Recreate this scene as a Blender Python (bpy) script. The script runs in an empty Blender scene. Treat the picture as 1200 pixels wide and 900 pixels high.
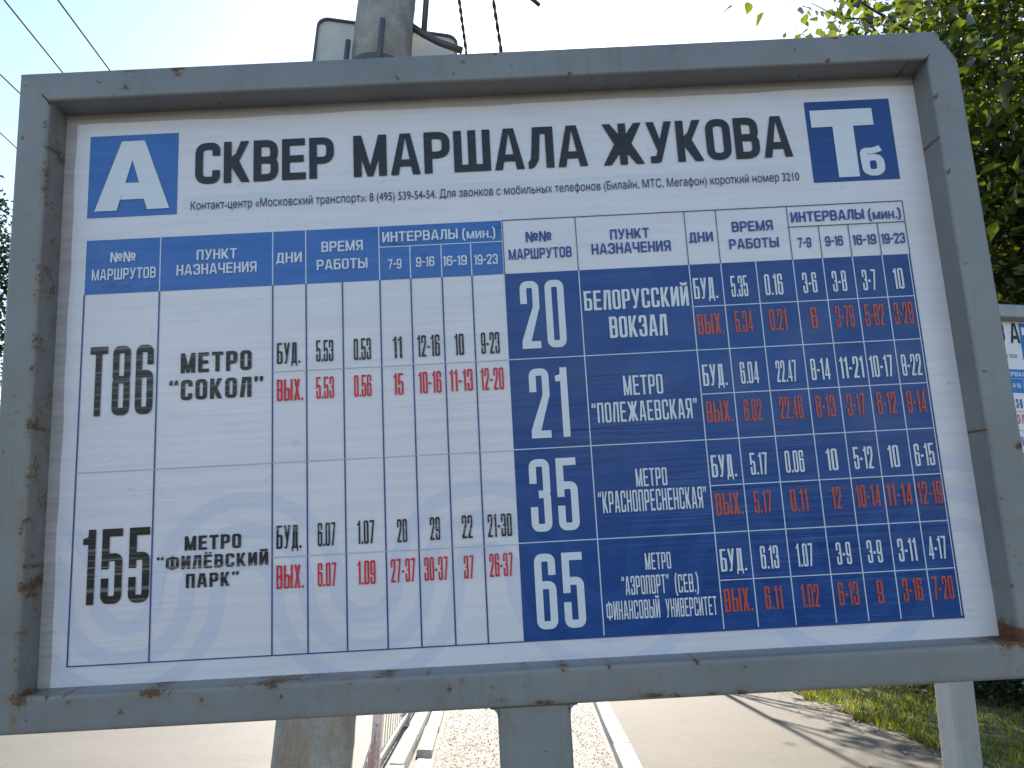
import bpy, bmesh, math, random
import numpy as np
from mathutils import Vector, Matrix
from mathutils.geometry import delaunay_2d_cdt
S = bpy.context.scene
C = S.collection
random.seed(7)
rng = np.random.default_rng(11)
R = math.radians

# ------------------------------------------------------------ camera, sky, sun, exposure
cd = bpy.data.cameras.new('camera'); cam = bpy.data.objects.new('camera', cd); C.objects.link(cam)
cd.sensor_width = 36; cd.lens = 36 * 850 / 1200; cd.clip_start = 0.05; cd.clip_end = 3000
RW = Matrix(((0.998946248, -0.043221515, -0.015436775), (-0.025888653, -0.252926460, -0.967139071), (0.037896847, 0.966519584, -0.253778885)))
M4 = RW.to_4x4(); M4.translation = Vector((0, 0, 1.5)); cam.matrix_world = M4
S.camera = cam
SUN_EL, SUN_AZ = R(35), R(3.0)          # azimuth measured from +Y towards +X
w = bpy.data.worlds.new('World'); S.world = w; w.use_nodes = True
nt = w.node_tree; bg = nt.nodes['Background']
sky = nt.nodes.new('ShaderNodeTexSky'); sky.sky_type = 'NISHITA'; sky.sun_disc = False
sky.sun_elevation = SUN_EL; sky.sun_rotation = SUN_AZ; sky.air_density = 1.1; sky.dust_density = 0.5; sky.ozone_density = 1.0
nt.links.new(sky.outputs[0], bg.inputs[0]); bg.inputs[1].default_value = 0.10
sl = bpy.data.lights.new('sun', 'SUN'); sun = bpy.data.objects.new('sun', sl); C.objects.link(sun)
sl.energy = 4.6; sl.angle = R(0.6); sl.color = (1.0, 0.9, 0.76)
sd = Vector((math.sin(SUN_AZ) * math.cos(SUN_EL), math.cos(SUN_AZ) * math.cos(SUN_EL), math.sin(SUN_EL)))
sun.rotation_euler = sd.to_track_quat('Z', 'Y').to_euler(); sun.location = sd * 60
S.view_settings.view_transform = 'Standard'; S.view_settings.look = 'None'; S.view_settings.gamma = 1
S.view_settings.exposure = 1.6

# ------------------------------------------------------------ helpers
def tag(o, label=None, cat=None, group=None, kind=None):
    if label: o['label'] = label
    if cat: o['category'] = cat
    if group: o['group'] = group
    if kind: o['kind'] = kind
    return o
def empty(name, loc=(0, 0, 0), rz=0):
    o = bpy.data.objects.new(name, None); o.location = loc; o.rotation_euler = (0, 0, rz); o.empty_display_size = 0.1
    C.objects.link(o); return o
def link(name, me, m=None, parent=None):
    o = bpy.data.objects.new(name, me); C.objects.link(o)
    if m is not None and not me.materials: me.materials.append(m)
    if parent: o.parent = parent
    return o
def mesh(name, vs, fs, m=None, parent=None, smooth=False):
    me = bpy.data.meshes.new(name); me.from_pydata([tuple(v) for v in vs], [], [tuple(f) for f in fs]); me.update()
    if smooth: me.shade_smooth()
    return link(name, me, m, parent)
def fast_mesh(name, V, F, m=None, parent=None, smooth=False, col=None):
    """V (n,3), F (k,3 or 4) numpy arrays"""
    me = bpy.data.meshes.new(name); n = F.shape[1]
    me.vertices.add(len(V)); me.vertices.foreach_set('co', V.astype(np.float32).ravel())
    me.loops.add(F.size); me.loops.foreach_set('vertex_index', F.astype(np.int32).ravel())
    me.polygons.add(len(F)); me.polygons.foreach_set('loop_start', np.arange(0, F.size, n, dtype=np.int32))
    me.update(calc_edges=True); me.validate()
    if smooth: me.shade_smooth()
    if col is not None:
        a = me.attributes.new('tone', 'FLOAT', 'POINT'); a.data.foreach_set('value', col.astype(np.float32))
    return link(name, me, m, parent)
def box(x0, y0, z0, x1, y1, z1):
    v = [(x, y, z) for z in (z0, z1) for y in (y0, y1) for x in (x0, x1)]
    f = [(0, 2, 3, 1), (4, 5, 7, 6), (0, 1, 5, 4), (1, 3, 7, 5), (3, 2, 6, 7), (2, 0, 4, 6)]
    return v, f
def bevel_me(me, width, seg=2):
    bm = bmesh.new(); bm.from_mesh(me)
    bmesh.ops.bevel(bm, geom=bm.edges[:], offset=width, segments=seg, profile=0.5, affect='EDGES')
    bm.to_mesh(me); bm.free(); me.update()
def tube(pts, rad, n=8, cap=True):
    """tube along points; rad scalar or list"""
    P = [Vector(p) for p in pts]; vs = []; fs = []
    if not hasattr(rad, '__len__'): rad = [rad] * len(P)
    up = Vector((0, 0, 1)); prev = None
    for i, p in enumerate(P):
        t = (P[min(i + 1, len(P) - 1)] - P[max(i - 1, 0)]).normalized()
        if prev is None:
            a = t.orthogonal().normalized()
        else:
            a = (prev - t * prev.dot(t)).normalized()
        prev = a; b = t.cross(a)
        for k in range(n):
            an = 2 * math.pi * k / n; vs.append(p + (a * math.cos(an) + b * math.sin(an)) * rad[i])
    for i in range(len(P) - 1):
        for k in range(n):
            fs.append((i * n + k, i * n + (k + 1) % n, (i + 1) * n + (k + 1) % n, (i + 1) * n + k))
    if cap: fs.append(tuple(range(n))[::-1]); fs.append(tuple(range((len(P) - 1) * n, len(P) * n)))
    return vs, fs
def join(parts):
    V = []; F = []
    for v, f in parts:
        o = len(V); V += list(v); F += [tuple(i + o for i in q) for q in f]
    return V, F

# ------------------------------------------------------------ materials
def mat(name, base, rough=0.6, spec=0.5, **kw):
    m = bpy.data.materials.new(name); m.use_nodes = True; b = m.node_tree.nodes['Principled BSDF']
    b.inputs['Base Color'].default_value = (*base, 1); b.inputs['Roughness'].default_value = rough
    b.inputs['Specular IOR Level'].default_value = spec
    for k, v in kw.items(): b.inputs[k.replace('_', ' ')].default_value = v
    return m
class NB:
    def __init__(s, m): s.t = m.node_tree; s.n = s.t.nodes; s.l = s.t.links; s.b = s.n['Principled BSDF']
    def new(s, ty, **k):
        x = s.n.new(ty)
        for a, b in k.items(): setattr(x, a, b)
        return x
    def pos(s, kind='Object', scale=(1, 1, 1), rot=(0, 0, 0)):
        tc = s.new('ShaderNodeTexCoord'); mp = s.new('ShaderNodeMapping')
        mp.inputs['Scale'].default_value = scale; mp.inputs['Rotation'].default_value = rot
        s.l.new(tc.outputs[kind], mp.inputs[0]); return mp.outputs[0]
    def geo(s, scale=(1, 1, 1)):
        g = s.new('ShaderNodeNewGeometry'); mp = s.new('ShaderNodeMapping'); mp.inputs['Scale'].default_value = scale
        s.l.new(g.outputs['Position'], mp.inputs[0]); return mp.outputs[0]
    def noise(s, vec, scale, detail=4, rough=0.55, dist=0):
        x = s.new('ShaderNodeTexNoise'); x.inputs['Scale'].default_value = scale; x.inputs['Detail'].default_value = detail
        x.inputs['Roughness'].default_value = rough; x.inputs['Distortion'].default_value = dist
        s.l.new(vec, x.inputs['Vector']); return x.outputs['Fac']
    def ramp(s, fac, stops):
        x = s.new('ShaderNodeValToRGB'); e = x.color_ramp.elements
        while len(e) < len(stops): e.new(0.5)
        for i, (p, c) in enumerate(stops):
            e[i].position = p; e[i].color = (c, c, c, 1) if not hasattr(c, '__len__') else (*c, 1)
        s.l.new(fac, x.inputs[0]); return x.outputs[0]
    def mix(s, fac, a, b, mode='MIX'):
        x = s.new('ShaderNodeMix', data_type='RGBA', blend_type=mode)
        for i, v in ((0, fac), (6, a), (7, b)):
            if isinstance(v, bpy.types.NodeSocket): s.l.new(v, x.inputs[i])
            elif i == 0: x.inputs[0].default_value = v
            else: x.inputs[i].default_value = (*v, 1) if len(v) == 3 else v
        return x.outputs[2]
    def math(s, op, a, b=0.0, clamp=False):
        x = s.new('ShaderNodeMath', operation=op, use_clamp=clamp)
        for i, v in enumerate((a, b)):
            if isinstance(v, bpy.types.NodeSocket): s.l.new(v, x.inputs[i])
            else: x.inputs[i].default_value = v
        return x.outputs[0]
    def bump(s, h, dist=0.01, strength=1.0, prev=None):
        x = s.new('ShaderNodeBump'); x.inputs['Distance'].default_value = dist; x.inputs['Strength'].default_value = strength
        s.l.new(h, x.inputs['Height'])
        if prev is not None: s.l.new(prev, x.inputs['Normal'])
        return x.outputs[0]
    def attr(s, n):
        x = s.new('ShaderNodeAttribute'); x.attribute_name = n; return x.outputs['Fac']
    def out(s, k, v): s.l.new(v, s.b.inputs[k])

def film_bump(nb):
    """laminated film: long horizontal wrinkles with a few crossing creases"""
    v = nb.pos('Object', (2.2, 55, 1)); a = nb.noise(v, 1.0, 3, 0.6, 0.4)
    v2 = nb.pos('Object', (9, 160, 1)); b = nb.noise(v2, 1.0, 2, 0.5, 0.2)
    v3 = nb.pos('Object', (1.4, 2.2, 1)); k = nb.ramp(nb.noise(v3, 1.6, 2), [(0.35, 0.15), (0.65, 1.0)])
    h = nb.math('MULTIPLY', nb.math('ADD', a, nb.math('MULTIPLY', b, 0.35)), k)
    big = nb.noise(nb.pos('Object', (1, 1, 1)), 5.0, 2)
    h2 = nb.math('ADD', h, nb.math('MULTIPLY', big, 2.0))
    return nb.bump(h2, 0.0011, 1.0)
def print_mat(name, base, var=0.06, dirt=0.0, scuff=0.0, scuff_col=(0.02, 0.025, 0.05), rough=0.3):
    m = mat(name, base, rough, 0.36); nb = NB(m)
    v = nb.pos('Object')
    n1 = nb.ramp(nb.noise(v, 3.0, 5), [(0.3, 1 - var), (0.7, 1 + 0 * var)])
    c = nb.mix(1.0, base, n1, 'MULTIPLY')
    n2 = nb.ramp(nb.noise(nb.pos('Object', (6, 120, 1)), 1.0, 3), [(0.35, 1 - var), (0.6, 1.0)])
    c = nb.mix(1.0, c, n2, 'MULTIPLY')
    if dirt:
        d = nb.ramp(nb.noise(v, 38, 6, 0.7), [(0.63, 0.0), (0.72, dirt)])
        c = nb.mix(d, c, (0.33, 0.30, 0.28))
    if scuff:
        vv = nb.pos('Object', (38, 120, 1), (0, 0, 0.15))
        area = nb.ramp(nb.noise(nb.pos('Object'), 4.5, 2), [(0.48, 0.0), (0.62, 1.0)])
        d = nb.ramp(nb.noise(vv, 1.0, 4, 0.65), [(0.56, 0.0), (0.63, scuff)])
        c = nb.mix(nb.math('MULTIPLY', d, area), c, scuff_col)
    nb.out('Base Color', c)
    nb.out('Roughness', nb.ramp(nb.noise(v, 14, 4), [(0.3, rough - 0.06), (0.7, rough + 0.12)]))
    nb.out('Normal', film_bump(nb))
    return m
M = {}
M['sheet'] = print_mat('white_print_film', (0.735, 0.70, 0.74), 0.07, 0.35)
M['backing'] = print_mat('beige_backing_sheet', (0.50, 0.45, 0.45), 0.2, 0.5, rough=0.45)
M['blue'] = print_mat('blue_print', (0.035, 0.15, 0.46), 0.12, 0.0, 0.6)
M['navy'] = print_mat('deep_blue_print', (0.004, 0.058, 0.25), 0.14, 0.0, 0.35)
M['sky_print'] = print_mat('bright_blue_print', (0.01, 0.16, 0.45), 0.1)
M['lilac'] = print_mat('pale_lilac_print', (0.638, 0.628, 0.715), 0.05, 0.2)
M['navy_light'] = print_mat('faint_blue_print', (0.008, 0.067, 0.262), 0.1)
def ink(name, base, worn=(0.35, 0.35, 0.37), amt=0.5):
    m = mat(name, base, 0.36, 0.3); nb = NB(m)
    vv = nb.pos('Object', (5, 210, 1)); a = nb.ramp(nb.noise(vv, 1.0, 3, 0.6), [(0.52, 0.0), (0.72, amt)])
    nb.out('Base Color', nb.mix(a, base, worn)); nb.out('Normal', film_bump(nb)); return m
M['k'] = ink('black_ink', (0.022, 0.020, 0.022), (0.30, 0.29, 0.29), 0.7)
M['K'] = ink('title_ink', (0.020, 0.020, 0.026), (0.08, 0.08, 0.1), 0.15)
M['i'] = ink('small_print_ink', (0.035, 0.035, 0.06), (0.1, 0.1, 0.14), 0.2)
M['r'] = ink('red_ink', (0.60, 0.022, 0.04), (0.6, 0.25, 0.25), 0.35)
M['R'] = ink('orange_red_ink', (0.47, 0.085, 0.055), (0.2, 0.06, 0.12), 0.35)
M['w'] = ink('white_lettering', (0.66, 0.68, 0.74), (0.35, 0.42, 0.6), 0.25)
M['W'] = ink('white_numerals', (0.66, 0.68, 0.72), (0.4, 0.45, 0.58), 0.2)
M['b'] = ink('blue_ink', (0.02, 0.07, 0.27), (0.1, 0.15, 0.3), 0.2)
M['line_k'] = mat('fine_dark_line', (0.04, 0.05, 0.11), 0.4)
M['line_b'] = mat('fine_blue_line', (0.035, 0.06, 0.22), 0.4)
M['line_w'] = mat('fine_white_line', (0.55, 0.60, 0.72), 0.4)
M['line_g'] = mat('faint_grey_line', (0.42, 0.46, 0.55), 0.4)

def painted_steel(name, base, rough=0.42, rust_scale=1.0):
    m = mat(name, base, rough, 0.5); nb = NB(m)
    v = nb.pos('Object'); at = nb.attr('rust')
    n = nb.noise(v, 150, 6, 0.75); n2 = nb.noise(v, 30, 4, 0.6)
    # rust where the painted-on mask plus ragged noise passes a threshold
    s = nb.math('ADD', nb.math('MULTIPLY', at, 1.0), nb.math('MULTIPLY', nb.math('ADD', nb.math('SUBTRACT', n, 0.5), nb.math('SUBTRACT', n2, 0.5)), 1.3))
    fine = nb.math('MULTIPLY', nb.math('SUBTRACT', nb.noise(v, 420, 4, 0.7), 0.5), nb.ramp(at, [(0.02, 0.0), (0.25, 1.0)]))
    s = nb.math('ADD', s, fine)
    k = nb.ramp(s, [(0.48, 0.0), (0.75, 0.9)])
    halo = nb.ramp(s, [(0.08, 0.0), (0.6, 0.6)])
    spots = nb.ramp(nb.noise(nb.geo(), 75, 2, 0.5), [(0.735, 0.0), (0.775, 0.85)])
    mott = nb.ramp(nb.noise(v, 7, 5, 0.6), [(0.3, 0.84), (0.7, 1.08)])
    c = nb.mix(1.0, base, mott, 'MULTIPLY')
    dust = nb.ramp(nb.noise(nb.pos('Object', (14, 3, 14)), 1.0, 4), [(0.5, 0.0), (0.8, 0.35)])
    c = nb.mix(dust, c, (0.20, 0.17, 0.14))
    drip = nb.math('MULTIPLY', nb.ramp(nb.noise(nb.pos('Object', (55, 5, 55)), 1.0, 4, 0.6), [(0.52, 0.0), (0.75, 0.5)]), nb.ramp(nb.noise(v, 3.5, 3), [(0.45, 0.0), (0.6, 1.0)]))
    c = nb.mix(drip, c, (0.15, 0.115, 0.08))
    fade = nb.ramp(nb.noise(nb.pos('Object', (4, 4, 4)), 1.3, 3), [(0.52, 0.0), (0.72, 0.35)]); c = nb.mix(fade, c, (0.27, 0.27, 0.265))
    c = nb.mix(halo, c, (0.19, 0.12, 0.055))
    rc = nb.ramp(n, [(0.3, (0.035, 0.014, 0.010)), (0.5, (0.14, 0.042, 0.014)), (0.72, (0.27, 0.11, 0.03))])
    c = nb.mix(k, c, rc); c = nb.mix(spots, c, (0.05, 0.028, 0.02))
    nb.out('Base Color', c)
    nb.out('Roughness', nb.ramp(k, [(0.0, rough), (0.8, 0.85)]))
    h = nb.math('ADD', nb.math('MULTIPLY', nb.noise(v, 60, 4), 0.35), nb.math('MULTIPLY', nb.math('MULTIPLY', k, n), 2.0))
    h = nb.math('ADD', h, nb.math('MULTIPLY', nb.noise(v, 9, 2), 2.2))
    nb.out('Normal', nb.bump(h, 0.0012, 0.9)); return m
M['steel'] = painted_steel('grey_painted_steel', (0.200, 0.207, 0.214))
M['steel2'] = painted_steel('light_grey_painted_steel', (0.30, 0.31, 0.315))
M['back_steel'] = mat('bare_board_back', (0.30, 0.31, 0.32), 0.5)
M['weld'] = mat('dark_weld_seam', (0.02, 0.016, 0.014), 0.8)

# ------------------------------------------------------------ lettering: stroke glyphs, union by triangulation
def pen_path(pts, rr, sx, sy, closed=False):
    """thick path with an elliptical pen; pts [(x,y)], rr list of corner radii in pen units"""
    P = [(x / sx, y / sy) for x, y in pts]; n = len(P); Q = []
    for i in range(n):
        r = rr[i] if hasattr(rr, '__len__') else rr
        if (not closed and i in (0, n - 1)) or r <= 0: Q.append(P[i]); continue
        a, b, c = Vector(P[i - 1]), Vector(P[i]), Vector(P[(i + 1) % n])
        u = a - b; v = c - b; lu, lv = u.length, v.length
        if lu < 1e-6 or lv < 1e-6: Q.append(P[i]); continue
        t = min(r, lu * 0.499, lv * 0.499); p0 = b + u / lu * t; p1 = b + v / lv * t
        for k in range(6):
            s = k / 5; Q.append(tuple(p0 * (1 - s) ** 2 + b * 2 * s * (1 - s) + p1 * s * s))
    n = len(Q); L = []; Rr = []
    for i in range(n):
        b = Vector(Q[i])
        a = Vector(Q[i - 1]) if (closed or i > 0) else None
        c = Vector(Q[(i + 1) % n]) if (closed or i < n - 1) else None
        d1 = (b - a).normalized() if a is not None and (b - a).length > 1e-7 else None
        d2 = (c - b).normalized() if c is not None and (c - b).length > 1e-7 else None
        if d1 is None: d1 = d2
        if d2 is None: d2 = d1
        n1 = Vector((-d1.y, d1.x)); n2 = Vector((-d2.y, d2.x)); nn = n1 + n2
        if nn.length < 1e-4: nn = n1
        nn.normalize(); k = 0.5 / max(nn.dot(n1), 0.45)
        L.append(((b.x + nn.x * k) * sx, (b.y + nn.y * k) * sy)); Rr.append(((b.x - nn.x * k) * sx, (b.y - nn.y * k) * sy))
    qs = []
    for i in range(n if closed else n - 1):
        j = (i + 1) % n; qs.append([L[i], Rr[i], Rr[j], L[j]])
    return qs
def dg(xa, ya, xb, yb, h):
    return [(xa - h / 2, ya), (xa + h / 2, ya), (xb + h / 2, yb), (xb - h / 2, yb)]
def rc(x0, y0, x1, y1): return [(x0, y0), (x1, y0), (x1, y1), (x0, y1)]
def glyph(ch, st):
    """polygons and advance width; cell: y 0..1, x in units where st['w'] is the width of a plain letter"""
    w, sx, sy, r, ro = st['w'], st['sx'], st['sy'], st['r'], st.get('ro', st['r'])
    l, rt, b, t = sx / 2, w - sx / 2, sy / 2, 1 - sy / 2; m = 0.5; P = []
    pp = lambda pts, rr=r, cl=False: P.extend(pen_path(pts, rr, sx, sy, cl))
    vs = lambda x: P.append(rc(x, 0, x + sx, 1))
    ts = st.get('term', 0.34)
    if ch in '0ОO': pp([(l, b), (rt, b), (rt, t), (l, t)], ro, True)
    elif ch in 'СС':
        pp([(rt, ts), (rt, b), (l, b), (l, t), (rt, t), (rt, 1 - ts)], ro)
    elif ch == 'Э':
        pp([(l, ts), (l, b), (rt, b), (rt, t), (l, t), (l, 1 - ts)], ro); P.append(rc(sx * 1.0, m - sy / 2, w - sx * .8, m + sy / 2))
    elif ch == 'Б':
        pp([(l, 1 - sy / 2 - .01), (l, b), (rt, b), (rt, .56), (l, .56)], [0, 0, r, r, 0]); P.append(rc(0, 0, sx, 1)); P.append(rc(0, 1 - sy, w * .93, 1))
    elif ch == 'В':
        vs(0); pp([(l, b), (rt, b), (rt, .51), (l, .51)], [0, r, r * .8, 0]); pp([(l, .51), (rt - .02, .51), (rt - .02, t), (l, t)], [0, r * .8, r, 0])
    elif ch in 'ЫЬ':
        vs(0); pp([(l, b), (rt, b), (rt, .55), (l, .55)], [0, r, r, 0])
        if ch == 'Ы': P.append(rc(w + sx * .35, 0, w + sx * 1.35, 1)); return P, w + sx * 1.35
    elif ch == 'Р': vs(0); pp([(l, .44), (rt, .44), (rt, t), (l, t)], [0, r, r, 0])
    elif ch == 'Я':
        P.append(rc(w - sx, 0, w, 1)); pp([(rt, .45), (l, .45), (l, t), (rt, t)], [0, r, r, 0]); P.append(dg(sx * .52, 0, w * .5, .45, sx * 1.02))
    elif ch in 'ЕЁ':
        vs(0)
        for y in (0, m - sy * .45, 1 - sy): P.append(rc(0, y, w * (.93 if y else .96) if y != m - sy * .45 else w * .88, y + sy))
        if ch == 'Ё': P.append(rc(w * .12, 1.07, w * .40, 1.18)); P.append(rc(w * .58, 1.07, w * .86, 1.18))
        return P, w * .95
    elif ch in 'Т': P.append(rc(w / 2 - sx / 2, 0, w / 2 + sx / 2, 1)); P.append(rc(0, 1 - sy, w, 1))
    elif ch == 'T':
        P.append(rc(w / 2 - sx / 2, 0, w / 2 + sx / 2, 1)); P.append(rc(0, 1 - sy, w, 1))
    elif ch == 'П': vs(0); P.append(rc(w - sx, 0, w, 1)); P.append(rc(0, 1 - sy, w, 1))
    elif ch == 'Н': vs(0); P.append(rc(w - sx, 0, w, 1)); P.append(rc(0, m - sy / 2, w, m + sy / 2))
    elif ch in 'ИЙ':
        vs(0); P.append(rc(w - sx, 0, w, 1)); P.append(dg(sx * .62, 0.0, w - sx * .62, 1.0, sx * .85) if w > 3 * sx else dg(sx * .75, 0.08, w - sx * .75, .92, sx * .8))
        if ch == 'Й': pp([(w * .22, 1.20), (w * .22, 1.10), (w * .78, 1.10), (w * .78, 1.20)], .6)
    elif ch == 'Ш':
        W = w * 1.42; x2 = W / 2 - sx / 2
        vs(0); vs(x2); vs(W - sx); P.append(rc(0, 0, W, sy)); return P, W
    elif ch == 'Л':
        P.append(rc(w - sx, 0, w, 1)); P.append(rc(w * .20, 1 - sy, w, 1))
        pp([(0, b), (w * .12, b), (w * .26, .22), (w * .20 + sx / 2, 1 - sy / 2)], [0, .5, .3, 0]) if st.get('lfoot', 1) else P.append(dg(sx / 2, 0, w * .2 + sx / 2, 1, sx))
    elif ch == 'Д':
        P.append(rc(w - sx * 1.12, 0, w - sx * .12, 1)); P.append(rc(w * .20, 1 - sy, w - sx * .12, 1)); P.append(dg(w * .10 + sx / 2, 0, w * .20 + sx / 2, 1, sx))
        P.append(rc(0, 0, w * 1.04, sy)); P.append(rc(0, -.13, sx * .62, sy)); P.append(rc(w * 1.04 - sx * .62, -.13, w * 1.04, sy)); return P, w * 1.04
    elif ch == 'А':
        W = w * st.get('aw', 1.08); a = st.get('aap', sx * .62)
        P.append([(0, 0), (sx * .98, 0), (W / 2 + a * .15, 1), (W / 2 - a, 1)]); P.append([(W - sx * .98, 0), (W, 0), (W / 2 + a, 1), (W / 2 - a * .15, 1)])
        P.append([(W * .17, .2), (W * .83, .2), (W * .77, .2 + sy), (W * .23, .2 + sy)]); return P, W
    elif ch == 'М':
        W = w * 1.28; vs(0); vs(W - sx); h = sx * .86
        P.append([(W / 2 - h * .42, 0), (W / 2 + h * .42, 0), (sx * 1.0, 1), (0, 1)]); P.append([(W / 2 - h * .42, 0), (W / 2 + h * .42, 0), (W, 1), (W - sx * 1.0, 1)]); return P, W
    elif ch == 'К':
        vs(0); P.append([(sx * .9, .42), (sx * 1.0, .62), (w * 1.02, 1), (w * 1.02 - sx * 1.08, 1)]); P.append([(sx * .8, .40), (sx * .8, .60), (w * 1.05 - sx * 1.08, 0), (w * 1.05, 0)][::-1])
        P.append([(sx * .9, .40), (w * .55, .60), (w * 1.05, 0), (w * 1.05 - sx * 1.1, 0)]); P.append([(sx * .9, .38), (w * 1.02 - sx * 1.1, 1), (w * 1.02, 1), (w * .60, .5)]); return P, w * 1.05
    elif ch == 'Ж':
        W = w * 1.66; c = W / 2; P.append(rc(c - sx / 2, 0, c + sx / 2, 1)); k = sx * 1.05
        for s in (-1, 1):
            P.append([(c, .62), (c, .38), (c + s * (c - k), 0), (c + s * c, 0), (c + s * sx * .95, .56)]); P.append([(c, .38), (c, .62), (c + s * (c - k) * .96, 1), (c + s * c * .96, 1), (c + s * sx * .95, .44)])
        return P, W
    elif ch == 'У':
        W = w * 1.05
        P.append([(0, 1), (sx * 1.02, 1), (W * .5 + sx * .42, .30), (W * .5 - sx * .30, .24)]); P.append([(W - sx * 1.0, 1), (W, 1), (W * .58, .17), (W * .5, .02), (W * .34, .0), (W * .30, .12)])
        P.append([(W * .10, 0), (W * .42, 0), (W * .56, .13), (W * .36, sy), (W * .10, sy)]); return P, W
    elif ch == 'Х':
        W = w * 1.05; P.append(dg(sx * .52, 0, W - sx * .56, 1, sx * 1.05)); P.append(dg(W - sx * .52, 0, sx * .56, 1, sx * 1.05)); return P, W
    elif ch == 'Ч':
        P.append(rc(w - sx, 0, w, 1)); pp([(l, 1), (l, .42), (rt, .42)], [0, r, 0])
    elif ch == 'Ф':
        W = w * 1.5; c = W / 2; P.append(rc(c - sx / 2, 0, c + sx / 2, 1)); pp([(l, .16), (W - l, .16), (W - l, .84), (l, .84)], r, True); return P, W
    elif ch == 'З':
        pp([(l, ts), (l, b), (rt, b), (rt, .51), (w * .42, .51)], [0, r, r, r * .7, 0]); pp([(w * .42, .51), (rt - .01, .51), (rt - .01, t), (l, t), (l, 1 - ts)], [0, r * .7, r, r, 0])
    elif ch == '3':
        pp([(l, ts), (l, b), (rt, b), (rt, .51), (w * .42, .51)], [0, ro, ro, r * .7, 0]); pp([(w * .42, .51), (rt, .51), (rt, t), (l, t), (l, 1 - ts)], [0, r * .7, ro, ro, 0])
    elif ch == '8': pp([(l, b), (rt, b), (rt, .51), (l, .51)], ro * .9, True); pp([(l, .51), (rt, .51), (rt, t), (l, t)], ro * .9, True)
    elif ch == '6':
        pp([(l, b), (rt, b), (rt, .58), (l, .58)], ro, True); pp([(l, .35), (l, t), (rt, t), (rt, 1 - ts * .85)], [0, ro, ro, 0])
    elif ch == '9':
        pp([(l, .42), (rt, .42), (rt, t), (l, t)], ro, True); pp([(rt, .65), (rt, b), (l, b), (l, ts * .85)], [0, ro, ro, 0])
    elif ch == '5':
        P.append(rc(0, 1 - sy, w * .98, 1)); P.append(rc(0, .46, sx, 1)); k5 = st.get('b5', .62) - sy * .4; pp([(l, k5), (rt, k5), (rt, b), (l, b), (l, ts)], [0, ro, ro, ro, 0])
    elif ch == '2':
        pp([(l, 1 - ts), (l, t), (rt, t), (rt, .60)], [0, ro, ro, 0]); P.append([(0, 0), (sx * 1.05, 0), (w, .61), (w - sx, .61)]) ; P.append([(0, 0), (sx, sy * .5), (w, .62), (w - sx, .62), (0, sy * 1.05)][:5]); P.append(rc(0, 0, w * .98, sy))
    elif ch == '1':
        W = sx * 1.72; P.append(rc(W - sx, 0, W, 1)); P.append([(0, .80), (W - sx * .6, .80), (W - sx * .6, 1), (W - sx * .88, 1), (W - sx * 1.05, .90), (0, .88)]); return P, W
    elif ch == '4':
        W = w * 1.04; P.append(rc(W - sx * 1.35, 0, W - sx * .35, 1)); P.append(rc(0, .17, W, .17 + sy)); P.append([(0, .17), (sx * .75, .22), (W - sx * .75, 1), (W - sx * 1.35, 1)]); return P, W
    elif ch == '7': P.append(rc(0, 1 - sy, w * .96, 1)); P.append([(w * .15, 0), (w * .15 + sx, 0), (w * .96, 1 - sy * .6), (w * .96 - sx, 1 - sy * .6)]); return P, w * .96
    elif ch == '.': P.append(rc(0, 0, sx * .95, sy * 1.2)); return P, sx * .95
    elif ch == '-': P.append(rc(0, .40, w * .52, .40 + sy * 1.15)); return P, w * .52
    elif ch == '(':
        pp([(w * .42, 1.08), (l, .80), (l, .10), (w * .42, -.16)], .9); return P, w * .5
    elif ch == ')':
        pp([(w * .08, 1.08), (w * .5 - l, .80), (w * .5 - l, .10), (w * .08, -.16)], .9); return P, w * .5
    elif ch in '“”':
        for k in (0, 1):
            x = k * sx * 1.25
            if ch == '“': P.append([(x, .76), (x + sx * .85, .76), (x + sx * .85, .90), (x + sx * .75, 1.0), (x + sx * .35, 1.0), (x, .90)])
            else: P.append([(x, .86), (x + sx * .10, .74), (x + sx * .5, .74), (x + sx * .85, .86), (x + sx * .85, 1.0), (x, 1.0)])
        return P, sx * 2.1
    elif ch == '№':
        vs(0); P.append(rc(w - sx, 0, w, 1)); P.append(dg(w - sx * .62, 0.0, sx * .62, 1.0, sx * .95))
        o = w + sx * .3; k = w * .52; pp([(o + l * .7, .36), (o + k, .36), (o + k, .80), (o + l * .7, .80)], r * .8, True); P.append(rc(o, .12, o + k + l, .12 + sy * .7)); return P, o + k + l
    elif ch in 'мин':
        s2 = dict(st); 
        pl, W = glyph({'м': 'М', 'и': 'И', 'н': 'Н'}[ch], s2)
        return [[(x * .92, y * .74) for x, y in q] for q in pl], W * .92
    elif ch == ' ': return P, w * .55
    return P, w
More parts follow.
